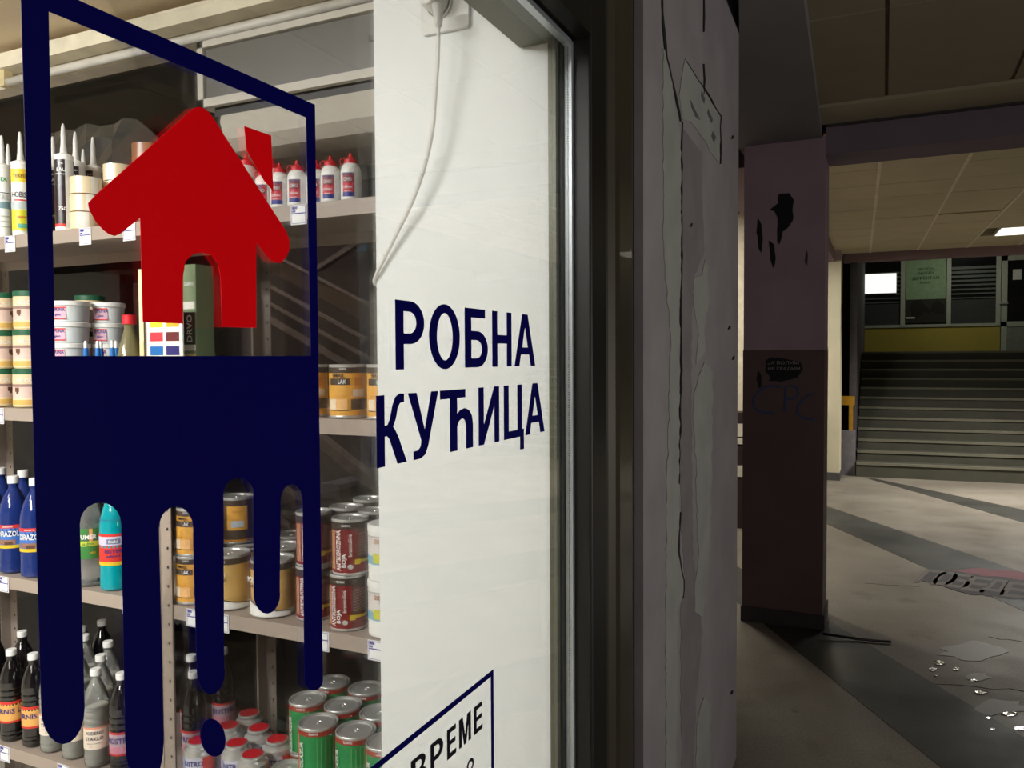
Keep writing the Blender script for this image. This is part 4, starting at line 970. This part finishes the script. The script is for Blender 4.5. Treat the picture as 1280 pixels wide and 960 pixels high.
# shelf 3
kw = dict(cat='bottle', name='cleaner_bottle')
put('blue', -9, level=L3, label='blue bottle with white cap at the left edge of the picture', **kw)
put('blue', 21, level=L3, label='blue bottle with white cap and full blue label, second from the left', **kw)
put('blue', 48, Y=1.545, level=L3, label='blue bottle in front, half covered by the thick navy bar', **kw)
put('blue', 33, Y=1.64, level=L3, label='blue bottle in the second row, its cap above the front ones', rz=.3, **kw)
put('blue', 5, Y=1.65, level=L3, label='blue bottle in the second row at far left', rz=.3, **kw)
kw = dict(cat='bottle', name='cleaner_bottle')
put('green', 115, level=L3, label='clear bottle with green label in the first arch of the sticker', **kw)
put('teal', 146, level=L3, label='turquoise bottle with red label in the first arch of the sticker', **kw)
kw = dict(cat='can', name='enamel_can')
for k in range(2): put('emajl', 243, z=L3+.001+k*.126, label='yellow enamel can, %s of the stack next to the double post' % ('lower', 'upper')[k], **kw)
kw = dict(cat='can', name='varnish_can')
put('gold', 288, level=L3, label='wide golden varnish can with white foot, left one of the pair', **kw)
put('gold', 342, level=L3, label='wide golden varnish can with white foot, right one of the pair', rz=-.25, **kw)
for k, (px, yy, rz) in enumerate(((310, 1.68, .4), (356, 1.68, .5), (366, 1.80, .1))):
    put('gold', px, Y=yy, level=L3, label='golden varnish can in the back rows, %s from the left' % ('first', 'second', 'third')[k], rz=rz, **kw)
put('dark', 297, Y=1.66, z=L3+.1405, label='dark can with yellow barcode label standing on a golden can', cat='can', name='varnish_can')
put('dark', 262, Y=1.68, level=L3, label='dark can behind the yellow enamel stack', cat='can', name='varnish_can')
kw = dict(cat='can', name='primer_can')
for k in range(2):
    nm = ('lower', 'upper')[k]
    put('antik', 437+(-1 if k == 0 else 1.5), z=L3+.001+k*.132, label='dark red anticorrosion paint can, %s of the front stack by the white tubs' % nm, rz=(-.22 if k == 0 else -.05), **kw)
    put('antik', 393, Y=1.575, z=L3+.001+k*.132, label='dark red anticorrosion paint can, %s of the stack behind the thin navy bar' % nm, rz=(.0 if k == 0 else .1), **kw)
    put('antik', 434, Y=1.66, z=L3+.001+k*.132, label='dark can in the second row, %s of the stack behind the front red cans' % nm, rz=.6, **kw)
    put('antik', 470, Y=1.65, z=L3+.001+k*.132, label='dark can in the second row, %s of the stack behind the white cans' % nm, rz=1.2, **kw)
    put('antik', 462, Y=1.78, z=L3+.001+k*.132, label='dark can in the rearmost row, %s of the stack nearest the pier' % nm, rz=.9, **kw)
    put('wcan', 485, Y=1.552, z=L3+.001+k*.129, label='white paint can with blue and yellow label, %s of the stack at the pier' % nm, rz=.0, cat='can', name='paint_can')
# shelf 4
kw = dict(cat='bottle', name='linseed_oil_bottle')
put('firnis', -5, level=L4, label='black bottle with orange label, leftmost of the bottom shelf', **kw)
put('firnis', 20, level=L4, label='black bottle with orange label, second from the left on the bottom shelf', **kw)
put('firnis', 47, Y=1.545, level=L4, label='black bottle with orange label partly behind the thick navy drip', **kw)
put('firnis', 33, Y=1.66, level=L4, label='black bottle behind the orange-labelled ones, with the highest cap at left', **kw)
put('firnis', -2, Y=1.63, level=L4, label='black bottle in the second row at far left', **kw)
kw = dict(cat='bottle', name='water_glass_bottle')
put('vs', 124, level=L4, label='clear water glass bottle with cream label, in front at the gap', **kw)
put('vs', 96, Y=1.545, level=L4, label='clear water glass bottle with cream label, left of the front one', **kw)
put('vs', 69, Y=1.545, level=L4, label='clear bottle mostly hidden behind the thick navy drip', **kw)
put('vs', 130, Y=1.62, level=L4, label='clear bottle in the second row behind the front water glass bottle', rz=.3, **kw)
put('vs', 103, Y=1.63, level=L4, label='clear bottle in the second row beside the thick drip', rz=.3, **kw)
put('vs', 139, Y=1.71, level=L4, label='clear bottle in the third row of the bottom shelf', rz=.3, **kw)
put('vs', 110, Y=1.72, level=L4, label='clear bottle in the third row, near the thick drip', rz=.3, **kw)
kw = dict(cat='bottle', name='rust_remover_bottle')
put('rost', 156, Y=1.55, level=L4, label='dark bottle with pink label right of the clear bottles', **kw)
put('rost', 106, Y=1.768, level=L4, label='dark bottle in the rearmost row, left one', rz=.4, **kw)
put('rost', 131, Y=1.84, level=L4, label='dark bottle in the rearmost row, right one with the highest cap', rz=.4, **kw)
put('rost', 245, Y=1.64, level=L4, label='dark bottle right of the double post, nearer one', rz=.2, **kw)
put('rost', 242, Y=1.73, level=L4, label='dark bottle right of the double post, farther one', rz=.2, **kw)
put('rost', 281, Y=1.81, level=L4, label='dark bottle with tilted pink label behind the navy drop', rz=.2, **kw)
kw = dict(cat='can', name='thinner_can')
nm = ('farthest', 'left in the second row', 'middle of the second row', 'right in the second row', 'front middle', 'front right', 'front left')
for k, (px, py) in enumerate(((311.6, 890.5), (286, 906), (323.6, 909), (346.6, 923), (296, 927.7), (316, 942), (245, 926.6))):
    p = at(px, py, Z=.593)
    put('thin', 0, X=p.x, Y=max(p.y, 1.541), level=L4, label='silver tin with round red cap, %s of the group' % nm[k], **kw)
kw = dict(cat='can', name='glaze_can')
nm = dict(A='second row at left behind the thin drip tip', B='front row, second from the tins', C='front row, under the white pier edge', D='second row middle', E='third row, left', F='third row, right', G='second row, cut by the pier', H='front row, rightmost')
for k_, (px, py) in dict(A=(385, 872), B=(398, 901), C=(445, 911), D=(427.5, 880.6), E=(415.5, 851), F=(458, 859), G=(473.5, 889), H=(478, 924)).items():
    p = at(px, py, Z=.711); p.x += .012*(k_ == 'H'); p.y += .005*(k_ == 'D')
    for j in range(2):
        put('ksilo', 0, X=p.x, Y=p.y, z=L4+.001+j*.132, label='green glaze can, %s, %s one' % (nm[k_], ('lower', 'upper')[j]), rz=random.uniform(-.25, .1), **kw)
p = at(352, 958, Z=.578)
put('plain', 0, X=p.x+.016, Y=max(p.y, 1.55), level=L4, label='single brown can with metal lid between red-capped tins and green cans', cat='can', name='paint_can')
# shiny wrapped things at the back of shelf 4
kw = dict(cat='bottle', name='rust_remover_bottle')
# price tags on the shelf lips
def tag_parts():
    c = MB().box((-.023, -.0012, -.046), (.023, 0, 0), M((235, 235, 235), .5))
    f = MB()
    for (a_, b_) in (((-.0205, -.0435), (.0205, -.0425)), ((-.0205, -.003), (.0205, -.002)), ((-.0205, -.0435), (-.0195, -.002)), ((.0195, -.0435), (.0205, -.002)), ((-.0205, -.021), (.0205, -.0185)), ((-.018, -.010), (-.004, -.004)), ((-.018, -.017), (-.009, -.012))):
        f.box((a_[0], -.0017, a_[1]), (b_[0], -.0012, b_[1]), M((56, 56, 140), .5))
    return [('card', c), ('print', f)]
KEYS['tag'] = (tag_parts, 0)
TAGS = [(12, 299, 'top shelf under the yellow cartridges'), (106, 289, 'top shelf under the packing tape'), (161, 282, 'top shelf left of the red house leg'), (373, 257, 'top shelf by the thin navy bar'),
        (-2, 510, 'second shelf at the left edge'), (4, 722, 'third shelf under the blue bottles'), (160, 748, 'third shelf under the turquoise bottle'), (241, 763, 'third shelf next to the double post'),
        (277, 769, 'third shelf under the golden cans'), (401, 789, 'third shelf under the thin drip'), (470, 801, 'third shelf at the white pier'), (5, 926, 'bottom shelf at the left edge'), (78, 943, 'bottom shelf under the thick drip')]
for px, py, wh in TAGS:
    p = at(px, py, Y=Y0-.004)
    lv = min(LV, key=lambda v: abs(v-p.z))
    put('tag', 0, X=p.x, Y=Y0-.0025, z=lv-.002, label='white price tag with blue print on the '+wh, cat='price tag', name='price_tag')
